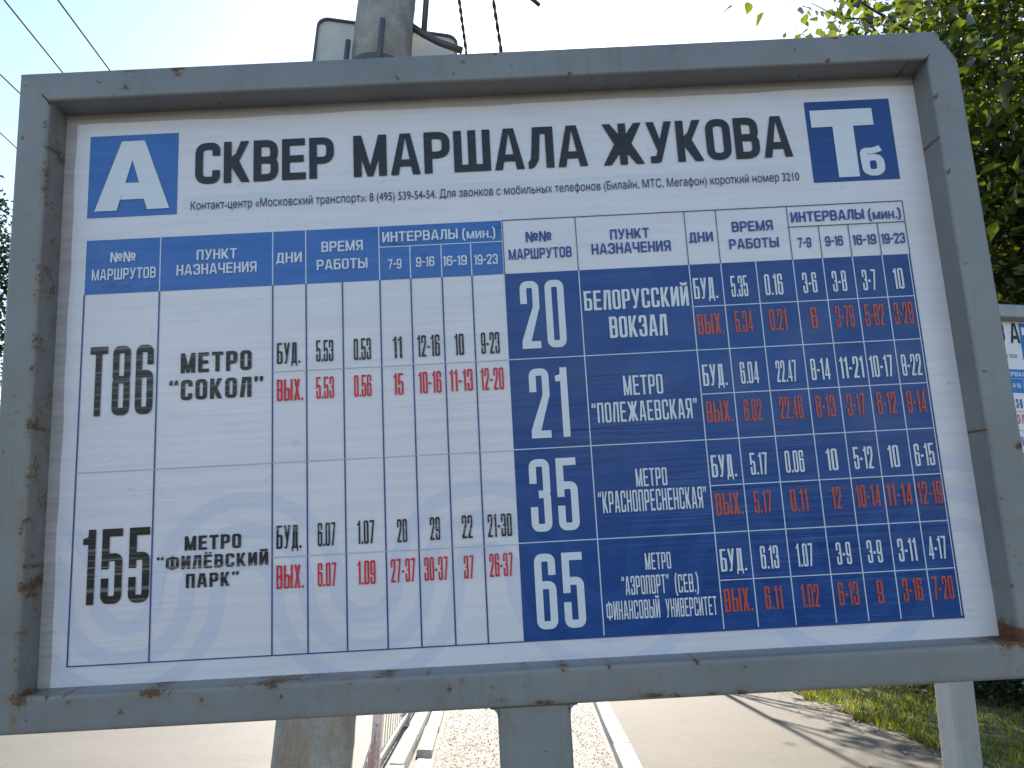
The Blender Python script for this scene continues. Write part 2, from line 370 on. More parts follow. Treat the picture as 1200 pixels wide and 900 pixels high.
ST = {'C': dict(w=1.0, sx=.355, sy=.09, r=.58, gap=.21, b5=.63, lfoot=0, aap=.24, aw=1.05, term=.36),
      'K': dict(w=1.0, sx=.35, sy=.105, r=.66, gap=.32, b5=.66, lfoot=0, aap=.24, term=.34),
      'N': dict(w=1.0, sx=.36, sy=.17, r=.62, gap=.26, lfoot=0, aap=.3, aw=1.15, term=.33),
      'N2': dict(w=1.0, sx=.35, sy=.12, r=.62, gap=.20, lfoot=0, aap=.26, term=.34),
      'N3': dict(w=1.0, sx=.30, sy=.10, r=.6, gap=.24, lfoot=0, aap=.24, aw=1.08, term=.34),
      'H': dict(w=1.0, sx=.27, sy=.15, r=1.05, gap=.17, lfoot=1, aap=.19, aw=1.13, term=.32),
      'T2': dict(w=1.0, sx=.285, sy=.165, r=1.10, gap=.62, lfoot=1, aap=.20, aw=1.15, term=.32),
      'T': dict(w=1.0, sx=.31, sy=.165, r=1.10, gap=.15, lfoot=1, aap=.20, aw=1.15, term=.32),
      'L': dict(w=1.0, sx=.27, sy=.15, r=1.05, gap=.19, lfoot=1, aap=.19, term=.32)}
mesh_cache = {}
def union_polys(polys):
    V = []; F = []
    for q in polys:
        a = sum(q[i - 1][0] * q[i][1] - q[i][0] * q[i - 1][1] for i in range(len(q)))
        if abs(a) < 1e-9: continue
        if a < 0: q = q[::-1]
        F.append(list(range(len(V), len(V) + len(q)))); V += [Vector(p) for p in q]
    vo, eo, fo, ov, oe, of = delaunay_2d_cdt(V, [], F, 1, 1e-6)
    def inside(x, y, q):
        r = False; j = len(q) - 1
        for i in range(len(q)):
            if (q[i][1] > y) != (q[j][1] > y) and x < (q[j][0] - q[i][0]) * (y - q[i][1]) / (q[j][1] - q[i][1]) + q[i][0]: r = not r
            j = i
        return r
    keep = []
    for f in fo:
        x = sum(vo[i][0] for i in f) / len(f); y = sum(vo[i][1] for i in f) / len(f)
        if any(inside(x, y, q) for q in polys): keep.append(f)
    return [tuple(v) for v in vo], keep
gcache = {}
def text_mesh(style, text, width, cap):
    st = ST[style]; x = 0; V = []; F = []
    for i, ch in enumerate(text):
        key = (style, ch)
        if key not in gcache:
            P, adv = glyph(ch, st); gcache[key] = (union_polys(P) if P else ([], []), adv)
        (vs, fs), adv = gcache[key]; o = len(V)
        V += [(x + a, b) for a, b in vs]; F += [tuple(k + o for k in f) for f in fs]
        x += adv + (st['gap'] if ch not in '.' else st['gap'] * .7)
    x -= st['gap']; k = width / x
    me = bpy.data.meshes.new('lettering')
    me.from_pydata([(a * k, b * cap, 0) for a, b in V], [], F); me.update(); return me
# ------------------------------------------------------------ timetable boards
U = 1.15; F = 0.0353 * U; U0 = 0.5128; V0 = -1.80
c = dict(c0=0, c1=.0901, c2=.2262, c3=.2663, c4=.3101, c5=.3553, c6=.3927, c7=.4305, c8=.4667, c9=.5061,
         d1=.5959, d2=.7299, d3=.7686, d4=.8111, d5=.8564, d6=.8928, d7=.9292, d8=.9654, d9=1.0)
HB, BOT, IV = -.0682, -.4946, -.0268
RUST = [(0.0575, 0.179, 0.0059, 0.0059), (0.1209, 0.2018, 0.0118, 0.0029), (0.1211, 0.1949, 0.0049, 0.0049), (-0.0325, 0.1069, 0.0049, 0.0088), (1.0319, 0.1628, 0.0049, 0.0049), (1.0611, 0.2028, 0.0137, 0.0029), (-0.0307, -0.5171, 0.0157, 0.0118), (0.0233, -0.5242, 0.0049, 0.0049), (0.0775, -0.5381, 0.0059, 0.0059), (0.1127, -0.5196, 0.0343, 0.0069), (0.2476, -0.5139, 0.0539, 0.0069), (0.3541, -0.5143, 0.0147, 0.0059), (0.37, -0.5289, 0.0039, 0.0039), (0.0916, -0.5574, 0.0176, 0.0029), (0.6414, -0.55, 0.0176, 0.0029), (0.5035, -0.5144, 0.0059, 0.0029), (0.5471, -0.5142, 0.0088, 0.0039), (0.7474, -0.5065, 0.0078, 0.0029), (0.687, -0.5172, 0.0039, 0.0039), (0.6992, -0.5514, 0.0098, 0.0029), (0.7335, -0.5523, 0.0088, 0.0029), (1.0313, -0.511, 0.0274, 0.0137), (0.9945, -0.5108, 0.049, 0.0069), (1.0143, -0.4739, 0.0078, 0.0294), (-0.0329, -0.4036, 0.0059, 0.0176), (-0.0355, -0.2294, 0.0049, 0.0245), (-0.0382, -0.3141, 0.0049, 0.0196), (1.029, -0.372, 0.0069, 0.0088), (1.0369, -0.2883, 0.0039, 0.0015), (1.0183, -0.2408, 0.0029, 0.0029), (1.07, -0.3092, 0.0049, 0.0039), (0.2809, 0.2049, 0.0024, 0.0024), (0.2997, 0.2063, 0.0024, 0.002), (0.3476, 0.2026, 0.002, 0.002), (0.3623, 0.2099, 0.0029, 0.0029), (0.451, 0.2053, 0.0024, 0.0024), (0.4907, 0.2044, 0.0039, 0.0039), (0.5453, 0.2074, 0.0039, 0.0039), (0.5277, 0.1717, 0.0039, 0.002), (0.149, 0.1992, 0.0059, 0.002), (0.0609, 0.2003, 0.0157, 0.0024), (0.9266, 0.2016, 0.0078, 0.0029), (0.481, -0.5475, 0.0137, 0.0029), (0.5259, -0.5508, 0.0176, 0.002), (-0.0632, 0.1999, 0.0078, 0.002), (-0.0528, 0.1611, 0.0029, 0.0029), (0.0138, -0.5127, 0.0029, 0.0029), (0.4011, -0.5159, 0.0029, 0.0029)]
def LX(u): return (u - U0) * U
def LY(v): return (v - V0) * U
def rust_at(u, v, spots):
    a = np.zeros(len(u))
    for x, y, w_, h_ in spots:
        a = np.maximum(a, np.exp(-(((u - x) / (w_ * .95)) ** 2 + ((v - y) / (h_ * .95)) ** 2)) * (1.05 if w_ > .025 and x > .9 else .55 if x < 0 and y > -.5 else .74))
    if spots:
        for x, y, r in MICRO: a = np.maximum(a, np.exp(-((u - x) ** 2 + (v - y) ** 2) / r ** 2) * .85)
        a = np.maximum(a, np.where((u > -.0400) & (u < -.0312) & (v < .165), .31, 0)); a = np.maximum(a, np.where((v < -.551) & (v > -.5552), .20, 0)); a = np.maximum(a, np.where((v > .2035), .16, 0))
    return a
MICRO = [(random.uniform(-.07, 1.07), random.choice((.2045, .19, .17, -.512, -.518, -.53, -.553)) + random.uniform(-.004, .004), random.uniform(.0014, .0032)) for _ in range(70)] + [(random.choice((-.034, -.05, -.065, 1.04, 1.05, 1.073)) + random.uniform(-.004, .004), random.uniform(-.55, .2), random.uniform(.0014, .003)) for _ in range(46)]
def tube_profile(wd, zb, zf, r, step):
    """closed rounded rectangle (a, z): a = 0 at the outer edge"""
    P = []
    cs = [((wd - r, zf - r), 0), ((r, zf - r), 90), ((r, zb + r), 180), ((wd - r, zb + r), 270)]
    for i, ((x, z), a0) in enumerate(cs):
        for k in range(5):
            an = math.radians(a0 + 90 * k / 4); P.append((x + r * math.cos(an), z + r * math.sin(an)))
        nx, nz = cs[(i + 1) % 4][0]; an = math.radians(a0 + 90); p = P[-1]
        q = (nx + r * math.cos(an), nz + r * math.sin(an)); d = math.dist(p, q); n = max(1, int(d / step))
        for k in range(1, n): P.append((p[0] + (q[0] - p[0]) * k / n, p[1] + (q[1] - p[1]) * k / n))
    return P
def rail(name, side, rect, wd, zb, zf, m, parent, spots, step=.005, chamfer=0.0):
    """one mitred member of a rectangular tube frame; rect = outer (x0, y0, x1, y1)"""
    x0, y0, x1, y1 = rect; P = tube_profile(wd, zb, zf, .0045, step); n = len(P)
    L = (x1 - x0) if side in 'tb' else (y1 - y0); N = max(2, int(L / step)); V = np.zeros(((N + 1) * n, 3))
    for i in range(N + 1):
        s = i / N
        for k, (a, z) in enumerate(P):
            if side == 't': p = (x0 + a + (x1 - x0 - 2 * a) * s, y1 - a, z)
            elif side == 'b': p = (x0 + a + (x1 - x0 - 2 * a) * s, y0 + a, z)
            elif side == 'l': p = (x0 + a, y0 + a + (y1 - y0 - 2 * a) * s, z)
            else: p = (x1 - a, y0 + a + (y1 - y0 - 2 * a) * s, z)
            V[i * n + k] = p
    if chamfer:
        e = (V[:, 0] - x1) * 1.9 + (V[:, 1] - y1) + chamfer; k = e > 0
        V[k, 0] -= e[k] * 1.9 / 4.6; V[k, 1] -= e[k] / 4.6
    Fc = []
    for i in range(N):
        for k in range(n):
            q = (i * n + k, i * n + (k + 1) % n, (i + 1) * n + (k + 1) % n, (i + 1) * n + k)
            Fc.append(q if side in 'br' else q[::-1])
    Fc = np.array(Fc)
    o = fast_mesh(name, V, Fc, m, parent, smooth=True)
    a = o.data.attributes.new('rust', 'FLOAT', 'POINT')
    a.data.foreach_set('value', rust_at(V[:, 0] / U + U0, V[:, 1] / U + V0, spots).astype(np.float32))
    return o
def quads_mesh(name, rects, z, m, parent):
    if name == 'ruled_lines':
        for r_ in rects: quads_mesh('ruled_line', [r_], z, m, parent)
        return
    V = []; Fq = []
    for x0, y0, x1, y1 in rects:
        o = len(V); V += [(LX(x0), LY(y0), z), (LX(x1), LY(y0), z), (LX(x1), LY(y1), z), (LX(x0), LY(y1), z)]; Fq.append((o, o + 1, o + 2, o + 3))
    return mesh(name, V, Fq, m, parent)
def poly_mesh(name, polys, z, m, parent):
    vs, fs = union_polys(polys); return mesh(name, [(LX(a), LY(b), z) for a, b in vs], fs, m, parent)
TEXTS = [ ('K', 'T86', 'k', 0.0109, 0.0857, -0.2166, 0.0831),
 ('N', 'МЕТРО', 'k', 0.118, 0.2015, -0.1703, 0.0238),
 ('N', '“СОКОЛ”', 'k', 0.1049, 0.2154, -0.2027, 0.024),
 ('H', '№№', 'w', 0.0299, 0.0602, -0.0295, 0.013),
 ('H', 'МАРШРУТОВ', 'w', 0.0084, 0.0853, -0.0512, 0.014),
 ('H', 'ПУНКТ', 'w', 0.1342, 0.183, -0.0316, 0.0128),
 ('H', 'НАЗНАЧЕНИЯ', 'w', 0.1103, 0.207, -0.0499, 0.0132),
 ('H', 'ДНИ', 'w', 0.2307, 0.2617, -0.0405, 0.0128),
 ('H', 'ВРЕМЯ', 'w', 0.2854, 0.3358, -0.0294, 0.0132),
 ('H', 'РАБОТЫ', 'w', 0.2796, 0.341, -0.0521, 0.0131),
 ('H', 'ИНТЕРВАЛЫ', 'w', 0.3597, 0.4517, -0.0208, 0.0129),
 ('L', '(мин.)', 'w', 0.4571, 0.4975, -0.0216, 0.0129),
 ('H', '7-9', 'w', 0.3658, 0.3822, -0.0551, 0.0125),
 ('H', '9-16', 'w', 0.3998, 0.422, -0.0542, 0.0125),
 ('H', '16-19', 'w', 0.4324, 0.4614, -0.0547, 0.0125),
 ('H', '19-23', 'w', 0.4704, 0.4988, -0.0553, 0.0128),
 ('C', 'БУД.', 'k', 0.2314, 0.2588, -0.1651, 0.0254),
 ('C', '5.53', 'k', 0.278, 0.2983, -0.1648, 0.0259),
 ('C', '0.53', 'k', 0.3225, 0.343, -0.1652, 0.026),
 ('C', '11', 'k', 0.369, 0.3798, -0.1653, 0.026),
 ('C', '12-16', 'k', 0.398, 0.4248, -0.1651, 0.026),
 ('C', '10', 'k', 0.4425, 0.4535, -0.1655, 0.026),
 ('C', '9-23', 'k', 0.474, 0.4959, -0.1656, 0.026),
 ('C', 'ВЫХ.', 'r', 0.2314, 0.2621, -0.2095, 0.0255),
 ('C', '5.53', 'r', 0.2777, 0.2985, -0.2092, 0.026),
 ('C', '0.56', 'r', 0.3223, 0.3426, -0.2093, 0.026),
 ('C', '15', 'r', 0.3687, 0.3803, -0.2094, 0.0258),
 ('C', '10-16', 'r', 0.3983, 0.4251, -0.2093, 0.026),
 ('C', '11-13', 'r', 0.4349, 0.4622, -0.2088, 0.0261),
 ('C', '12-20', 'r', 0.4715, 0.4987, -0.2092, 0.0264),
 ('K', '155', 'k', 0.0122, 0.088, -0.4298, 0.083),
 ('N', 'МЕТРО', 'k', 0.1271, 0.1911, -0.3756, 0.0159),
 ('N', '“ФИЛЁВСКИЙ', 'k', 0.0961, 0.2219, -0.3961, 0.0148),
 ('N', 'ПАРК”', 'k', 0.1294, 0.1888, -0.417, 0.0155),
 ('C', 'БУД.', 'k', 0.2311, 0.2593, -0.3793, 0.026),
 ('C', '6.07', 'k', 0.2781, 0.2982, -0.3787, 0.0261),
 ('C', '1.07', 'k', 0.3232, 0.3425, -0.3787, 0.0261),
 ('C', '20', 'k', 0.3685, 0.3798, -0.3792, 0.026),
 ('C', '29', 'k', 0.4059, 0.4174, -0.3787, 0.0258),
 ('C', '22', 'k', 0.4424, 0.4545, -0.3786, 0.0258),
 ('C', '21-30', 'k', 0.4719, 0.4993, -0.3788, 0.0256),
 ('C', 'ВЫХ.', 'r', 0.2311, 0.2618, -0.4234, 0.0258),
 ('C', '6.07', 'r', 0.2777, 0.2987, -0.4231, 0.0258),
 ('C', '1.09', 'r', 0.3227, 0.3429, -0.4235, 0.0263),
 ('C', '27-37', 'r', 0.3604, 0.3878, -0.4231, 0.0258),
 ('C', '30-37', 'r', 0.398, 0.4248, -0.4232, 0.0258),
 ('C', '37', 'r', 0.4428, 0.454, -0.4232, 0.0256),
 ('C', '26-37', 'r', 0.4719, 0.4983, -0.4229, 0.0259),
 ('H', '№№', 'b', 0.5343, 0.5655, -0.0294, 0.0131),
 ('H', 'МАРШРУТОВ', 'b', 0.5125, 0.589, -0.0508, 0.0133),
 ('H', 'ПУНКТ', 'b', 0.6374, 0.6852, -0.0313, 0.0126),
 ('H', 'НАЗНАЧЕНИЯ', 'b', 0.6135, 0.71, -0.0495, 0.0135),
 ('H', 'ДНИ', 'b', 0.7333, 0.7626, -0.04, 0.0123),
 ('H', 'ВРЕМЯ', 'b', 0.7868, 0.8371, -0.0294, 0.0129),
 ('H', 'РАБОТЫ', 'b', 0.7814, 0.8421, -0.0513, 0.0126),
 ('H', 'ИНТЕРВАЛЫ', 'b', 0.8604, 0.9506, -0.0209, 0.013),
 ('L', '(мин.)', 'b', 0.9558, 0.9958, -0.0222, 0.013),
 ('H', '7-9', 'b', 0.8653, 0.8815, -0.0539, 0.0128),
 ('H', '9-16', 'b', 0.8988, 0.9205, -0.0535, 0.0126),
 ('H', '16-19', 'b', 0.9326, 0.9613, -0.0538, 0.0128),
 ('H', '19-23', 'b', 0.9678, 0.9965, -0.0542, 0.0131),
 ('K', '20', 'W', 0.5232, 0.576, -0.1622, 0.0832),
 ('K', '21', 'W', 0.5281, 0.5731, -0.2691, 0.0824),
 ('K', '35', 'W', 0.5221, 0.5771, -0.3758, 0.0824),
 ('K', '65', 'W', 0.5221, 0.577, -0.4826, 0.0822),
 ('N2', 'БЕЛОРУССКИЙ', 'W', 0.5997, 0.7257, -0.1194, 0.0244),
 ('N2', 'ВОКЗАЛ', 'W', 0.6279, 0.6969, -0.1544, 0.0262),
 ('N3', 'МЕТРО', 'W', 0.639, 0.6855, -0.2242, 0.0234),
 ('N3', '“ПОЛЕЖАЕВСКАЯ”', 'W', 0.5999, 0.7236, -0.255, 0.0236),
 ('N3', 'МЕТРО', 'W', 0.6448, 0.681, -0.3308, 0.0205),
 ('N3', '“КРАСНОПРЕСНЕНСКАЯ”', 'W', 0.5999, 0.7246, -0.3588, 0.0244),
 ('N3', 'МЕТРО', 'W', 0.6478, 0.6771, -0.4241, 0.0184),
 ('N3', '“АЭРОПОРТ”', 'W', 0.6195, 0.6729, -0.4506, 0.0205),
 ('N3', '(СЕВ.)', 'W', 0.6795, 0.706, -0.451, 0.02),
 ('N3', 'ФИНАНСОВЫЙ', 'W', 0.6003, 0.6603, -0.4766, 0.0201),
 ('N3', 'УНИВЕРСИТЕТ', 'W', 0.667, 0.7244, -0.4769, 0.0201),
 ('T', 'СКВЕР', 'K', 0.1302, 0.302, 0.0665, 0.0542),
 ('T', 'МАРШАЛА', 'K', 0.3263, 0.6171, 0.0659, 0.0547),
 ('T', 'ЖУКОВА', 'K', 0.6364, 0.8729, 0.0652, 0.0548),
 ('I', 'Контакт-центр «Московский транспорт»: 8 (495) 539-54-54. Для звонков с мобильных телефонов (Билайн, МТС, Мегафон) короткий номер 3210', 'i', 0.1256, 0.8769, 0.0332, 0.0112),
 ('C', 'БУД.', 'W', 0.7325, 0.761, -0.1118, 0.0261),
 ('C', '5.35', 'W', 0.7781, 0.7982, -0.1114, 0.0262),
 ('C', '0.16', 'W', 0.8189, 0.8406, -0.1115, 0.0262),
 ('C', '3-6', 'W', 0.8649, 0.882, -0.1112, 0.0256),
 ('C', '3-8', 'W', 0.901, 0.9181, -0.1112, 0.0258),
 ('C', '3-7', 'W', 0.9374, 0.9541, -0.1115, 0.0258),
 ('C', '10', 'W', 0.9752, 0.9874, -0.1117, 0.0258),
 ('C', 'ВЫХ.', 'R', 0.7331, 0.7643, -0.1558, 0.0251),
 ('C', '5.34', 'R', 0.7784, 0.7994, -0.1554, 0.0262),
 ('C', '0.21', 'R', 0.8198, 0.8405, -0.1554, 0.0262),
 ('C', '6', 'R', 0.8694, 0.8772, -0.1553, 0.0262),
 ('C', '3-78', 'R', 0.8996, 0.9213, -0.1555, 0.0262),
 ('C', '5-82', 'R', 0.9347, 0.9577, -0.1557, 0.0267),
 ('C', '3-28', 'R', 0.9699, 0.9928, -0.1553, 0.0267),
 ('C', 'БУД.', 'W', 0.7333, 0.7618, -0.2179, 0.0256),
 ('C', '6.04', 'W', 0.7782, 0.7997, -0.2175, 0.026),
 ('C', '22.47', 'W', 0.8207, 0.8449, -0.2179, 0.026),
 ('C', '8-14', 'W', 0.862, 0.8844, -0.2176, 0.0258),
 ('C', '11-21', 'W', 0.8964, 0.9245, -0.2174, 0.0258),
 ('C', '10-17', 'W', 0.9321, 0.9596, -0.2177, 0.0258),
 ('C', '8-22', 'W', 0.97, 0.9934, -0.2181, 0.0258),
 ('C', 'ВЫХ.', 'R', 0.7337, 0.7642, -0.2613, 0.0248),
 ('C', '6.02', 'R', 0.7777, 0.7986, -0.2618, 0.0256),
 ('C', '22.46', 'R', 0.8198, 0.847, -0.2616, 0.0257),
 ('C', '8-13', 'R', 0.8626, 0.8851, -0.2616, 0.0252),
 ('C', '3-17', 'R', 0.8992, 0.9205, -0.2618, 0.0256),
 ('C', '6-12', 'R', 0.9347, 0.9575, -0.2616, 0.0255),
 ('C', '9-14', 'R', 0.97, 0.9925, -0.2619, 0.026),
 ('C', 'БУД.', 'W', 0.7332, 0.7616, -0.3249, 0.0255),
 ('C', '5.17', 'W', 0.7785, 0.7986, -0.3243, 0.0253),
 ('C', '0.06', 'W', 0.8192, 0.841, -0.324, 0.0253),
 ('C', '10', 'W', 0.8672, 0.8802, -0.324, 0.025),
 ('C', '5-12', 'W', 0.899, 0.9214, -0.3241, 0.0255),
 ('C', '10', 'W', 0.9393, 0.9519, -0.3241, 0.0254),
 ('C', '6-15', 'W', 0.9699, 0.9929, -0.3242, 0.0258),
 ('C', 'ВЫХ.', 'R', 0.7338, 0.7647, -0.368, 0.0249),
 ('C', '5.17', 'R', 0.7781, 0.7986, -0.3681, 0.0249),
 ('C', '0.11', 'R', 0.82, 0.8402, -0.3682, 0.0251),
 ('C', '12', 'R', 0.8678, 0.8789, -0.368, 0.0249),
 ('C', '10-14', 'R', 0.8962, 0.9238, -0.3675, 0.0251),
 ('C', '11-14', 'R', 0.9316, 0.9608, -0.3679, 0.0254),
 ('C', '12-19', 'R', 0.9676, 0.9956, -0.3678, 0.0254),
 ('C', 'БУД.', 'W', 0.733, 0.762, -0.4307, 0.0249),
 ('C', '6.13', 'W', 0.779, 0.7995, -0.4301, 0.0254),
 ('C', '1.07', 'W', 0.8199, 0.8389, -0.4299, 0.0254),
 ('C', '3-9', 'W', 0.8654, 0.8821, -0.43, 0.0247),
 ('C', '3-9', 'W', 0.9006, 0.9175, -0.4301, 0.0252),
 ('C', '3-11', 'W', 0.9358, 0.9569, -0.4302, 0.0254),
 ('C', '4-17', 'W', 0.9705, 0.9912, -0.4295, 0.0252),
 ('C', 'ВЫХ.', 'R', 0.7332, 0.7645, -0.4747, 0.0249),
 ('C', '6.11', 'R', 0.7789, 0.799, -0.4743, 0.0249),
 ('C', '1.02', 'R', 0.82, 0.8404, -0.4744, 0.025),
 ('C', '6-13', 'R', 0.8619, 0.8851, -0.4745, 0.0253),
 ('C', '9', 'R', 0.9058, 0.9131, -0.474, 0.0248),
 ('C', '3-16', 'R', 0.935, 0.9574, -0.4738, 0.025),
 ('C', '7-20', 'R', 0.9693, 0.9922, -0.4737, 0.0253),
]
def fill_curve(cv):
    """outline text -> flat mesh, non-zero winding so that overlapping outlines add up"""
    groups = []
    for sp in cv.splines:
        bp = sp.bezier_points; P = []
        for i in range(len(bp)):
            a, b = bp[i], bp[(i + 1) % len(bp)]; st = (a.co - a.handle_right).length + (b.co - b.handle_left).length
            ts_ = [0] if abs((b.co - a.co).cross(a.handle_right - a.co).length) + abs((b.co - a.co).cross(b.handle_left - b.co).length) < 1e-6 else [0, .25, .5, .75]
            for t in ts_:
                q = a.co * (1 - t) ** 3 + a.handle_right * 3 * t * (1 - t) ** 2 + b.handle_left * 3 * t * t * (1 - t) + b.co * t ** 3
                P.append((q.x, q.y))
        x0, x1 = min(p[0] for p in P), max(p[0] for p in P)
        for g in groups:
            if x0 < g[1] and x1 > g[0]: g[2].append(P); g[0] = min(g[0], x0); g[1] = max(g[1], x1); break
        else: groups.append([x0, x1, [P]])
    V = []; Fo = []
    for _, _, loops in groups:
        vs = []; es = []
        for P in loops:
            o = len(vs); vs += [Vector(p) for p in P]; es += [(o + i, o + (i + 1) % len(P)) for i in range(len(P))]
        vo, eo, fo, _a, _b, _c = delaunay_2d_cdt(vs, es, [], 0, 1e-6); o = len(V); V += [(v.x, v.y, 0) for v in vo]
        for f in fo:
            x = sum(vo[i][0] for i in f) / len(f); y = sum(vo[i][1] for i in f) / len(f); wn = 0
            for P in loops:
                for i in range(len(P)):
                    (ax, ay), (bx, by) = P[i - 1], P[i]
                    if (ay > y) != (by > y) and x < (bx - ax) * (y - ay) / (by - ay) + ax: wn += 1 if by > ay else -1
            if wn: Fo.append(tuple(i + o for i in f))
    me = bpy.data.meshes.new('lettering'); me.from_pydata(V, [], Fo); me.update(); return me
def timetable_board(label, pt, second=False):
    global c
    if second: c = {k: (v - .045 if k in ('d5', 'd6', 'd7', 'd8') else v) for k, v in c.items()}
    root = empty('timetable_board'); tag(root, label, 'timetable board', 'grey framed bus timetable boards')
    st = M['steel2'] if second else M['steel']
    spots = [] if second else RUST
    ol, orr, ot, ob = -.0705, 1.0745, pt + .0385, -.5545
    rect = (LX(ol), LY(ob), LX(orr), LY(ot)); wd = .0383 * U; zb = F - .055
    ch = .0 if second else .052
    for side, nm in (('t', 'top_rail'), ('b', 'bottom_rail'), ('l', 'side_rail'), ('r', 'side_rail')):
        rail(nm, side, rect, wd, zb, F, st, root, spots, .012 if second else .005, ch if side in 'tr' else 0)
    # post: square tube butted under the bottom rail
    x0, x1 = (LX(.4742), LX(.5513)) if not second else (LX(.5690), LX(.6270)); yb = LY(ob) - .0004
    P = []
    prof = tube_profile(x1 - x0, F - .088, F - .0006, .006, .008)
    n = len(prof); N = 90; ys = [yb + (0 - yb) * i / N for i in range(N + 1)]
    V = np.array([(x0 + a, y, z) for y in ys for a, z in prof])
    Fc = np.array([(i * n + k, i * n + (k + 1) % n, (i + 1) * n + (k + 1) % n, (i + 1) * n + k)[::-1] for i in range(N) for k in range(n)])
    post = fast_mesh('post', V, Fc[:, ::-1], st, root, smooth=True)
    a = post.data.attributes.new('rust', 'FLOAT', 'POINT'); a.data.foreach_set('value', rust_at(V[:, 0] / U + U0, V[:, 1] / U + V0, spots).astype(np.float32))
    # weld fillets in the two inner corners under the rail
    for s, xx in ((-1, x0), (1, x1)):
        r = .009; arc = [(xx + s * (r - r * math.cos(t)), yb - (r - r * math.sin(t))) for t in [math.pi / 2 * k / 6 for k in range(7)]]
        pl = [(xx - s * .001, yb + .0002)] + [(xx - s * .001, yb - r)] + arc
        vs = [(x, y, F - .0012) for x, y in pl] + [(x, y, F - .012) for x, y in pl]; k = len(pl)
        fs = [tuple(range(k)), tuple(range(k, 2 * k))[::-1]] + [(i, i + k, (i + 1) % k + k, (i + 1) % k) for i in range(k)]
        mesh('corner_weld', vs, fs, st, root)
    # weld seams on the mitres
    if not second:
        for (ax, ay, bx, by) in ((-.0425, pt + .0095, -.0318, pt - .0035), (1.0395, pt + .006, 1.0325, pt - .002)):
            p, q = Vector((LX(ax), LY(ay), F + .0001)), Vector((LX(bx), LY(by), F - .001))
            v_, f_ = tube([p, (p + q) / 2 + Vector((.0004, .0003, .0001)), q], [.0006, .0011, .0014], 6); mesh('weld_seam', v_, f_, M['weld'], root)
    pl_, pr_, pb_ = -.0323, 1.0362, -.5162
    v_, f_ = box(LX(pl_ - .008), LY(pb_ - .006), -.004, LX(pr_ + .008), LY(pt + .004), 0)
    mesh('backing_panel', v_, f_, M['backing'], root)
    v_, f_ = box(LX(pl_ - .008), LY(pb_ - .006), -.0065, LX(pr_ + .008), LY(pt + .004), -.0043)
    mesh('back_plate', v_, f_, M['back_steel'], root)
    # printed sheet: slightly wavy edges left and top
    top = .1535 if not second else pt + .02
    nx, ny = 60, 40; sv = []; sf = []
    for j in range(ny + 1):
        for i in range(nx + 1):
            uu, vv = i / nx, j / ny
            xl = -.0185 + .0006 * math.sin(vv * 19) + .0005 * math.sin(vv * 47); yt = top + .0009 * uu + .0006 * math.sin(uu * 23) + .0005 * math.sin(uu * 61)
            sv.append((LX(xl + (1.0362 + .002 - xl) * uu), LY(-.5175 + (yt + .5175) * vv), .0004))
    for j in range(ny):
        for i in range(nx): a = j * (nx + 1) + i; sf.append((a, a + 1, a + nx + 2, a + nx + 1))
    sheet = mesh('info_sheet', sv, sf, M['sheet'], root)
    dz = .00025
    def field(rects, m, k=2, name='colour_field'): return quads_mesh(name, rects, .0004 + dz * k, m, sheet)
    rb, rh = (M['navy'], None) if not second else (None, M['sky_print'])
    if rb: field([(c['c9'], BOT, c['d9'], HB)], rb)
    field([(0, HB, c['c9'] - .001, 0)], M['blue'] if not second else M['sky_print'])
    if rh: field([(c['c9'], HB, c['d9'], 0)], rh)
    # wavy watermark: three concentric bands along the foot of the sheet
    lil, nav = [], []
    def clip(q, box=((0, c['c9'], 1), (0, c['d9'], -1), (1, BOT, 1), (1, HB, -1))):
        for ax, lim, sg in box:
            o = []
            for i in range(len(q)):
                a_, b_ = q[i - 1], q[i]; da, db = (a_[ax] - lim) * sg, (b_[ax] - lim) * sg
                if (da >= 0) != (db >= 0): t = da / (da - db); o.append((a_[0] + (b_[0] - a_[0]) * t, a_[1] + (b_[1] - a_[1]) * t))
                if db >= 0: o.append(b_)
            q = o
            if len(q) < 3: return None
        return q
    half = .1347; y0 = -.424
    for rr in (.0325, .0675, .1025):
        pts = []
        for kseg in range(-1, 9):
            cx = .0625 + kseg * half; up = kseg % 2; r = (half - rr) if up else rr
            for i in range(25):
                t = math.pi * i / 24; pts.append((cx - r * math.cos(t), y0 + (r if up else -r) * math.sin(t)))
        qs = pen_path(pts, 0, .0172, .0172)
        whole = ((0, -.0165, 1), (0, 1.0355, -1), (1, -.5165, 1))
        for lst, f in ((lil, lambda q: clip([tuple(p) for p in q], whole)), (nav, lambda q: clip([tuple(p) for p in q]))):
            run = []
            for q in qs:
                q = f(q)
                if q: run.append(q)
                elif run: lst.append(run); run = []
            if run: lst.append(run)
    if not second:
        for qs in lil: poly_mesh('watermark_band', qs, .0004 + dz, M['lilac'], sheet)
        for qs in nav: poly_mesh('watermark_band', qs, .0004 + dz * 3, M['navy_light'], sheet)
        quads_mesh('pasted_strip', [(.117, .0355, .874, .0515)], .0004 + dz * .5, M['strip'], sheet)
    # ruled lines
    zL = .0004 + dz * 4
    V_ = lambda x, a, b, t=.0014: (x - t / 2, a, x + t / 2, b)
    H_ = lambda y, a, b, t=.0012: (a, y - t / 2, b, y + t / 2)
    quads_mesh('ruled_lines', [V_(c[k], HB, 0) for k in ('c1', 'c2', 'c3', 'c5')] + [V_(c[k], HB, IV) for k in ('c6', 'c7', 'c8')], zL, M['line_w'], sheet)
    quads_mesh('ruled_lines', [H_(IV, c['c5'], c['c9'])], zL + .0001, M['line_w'], sheet)
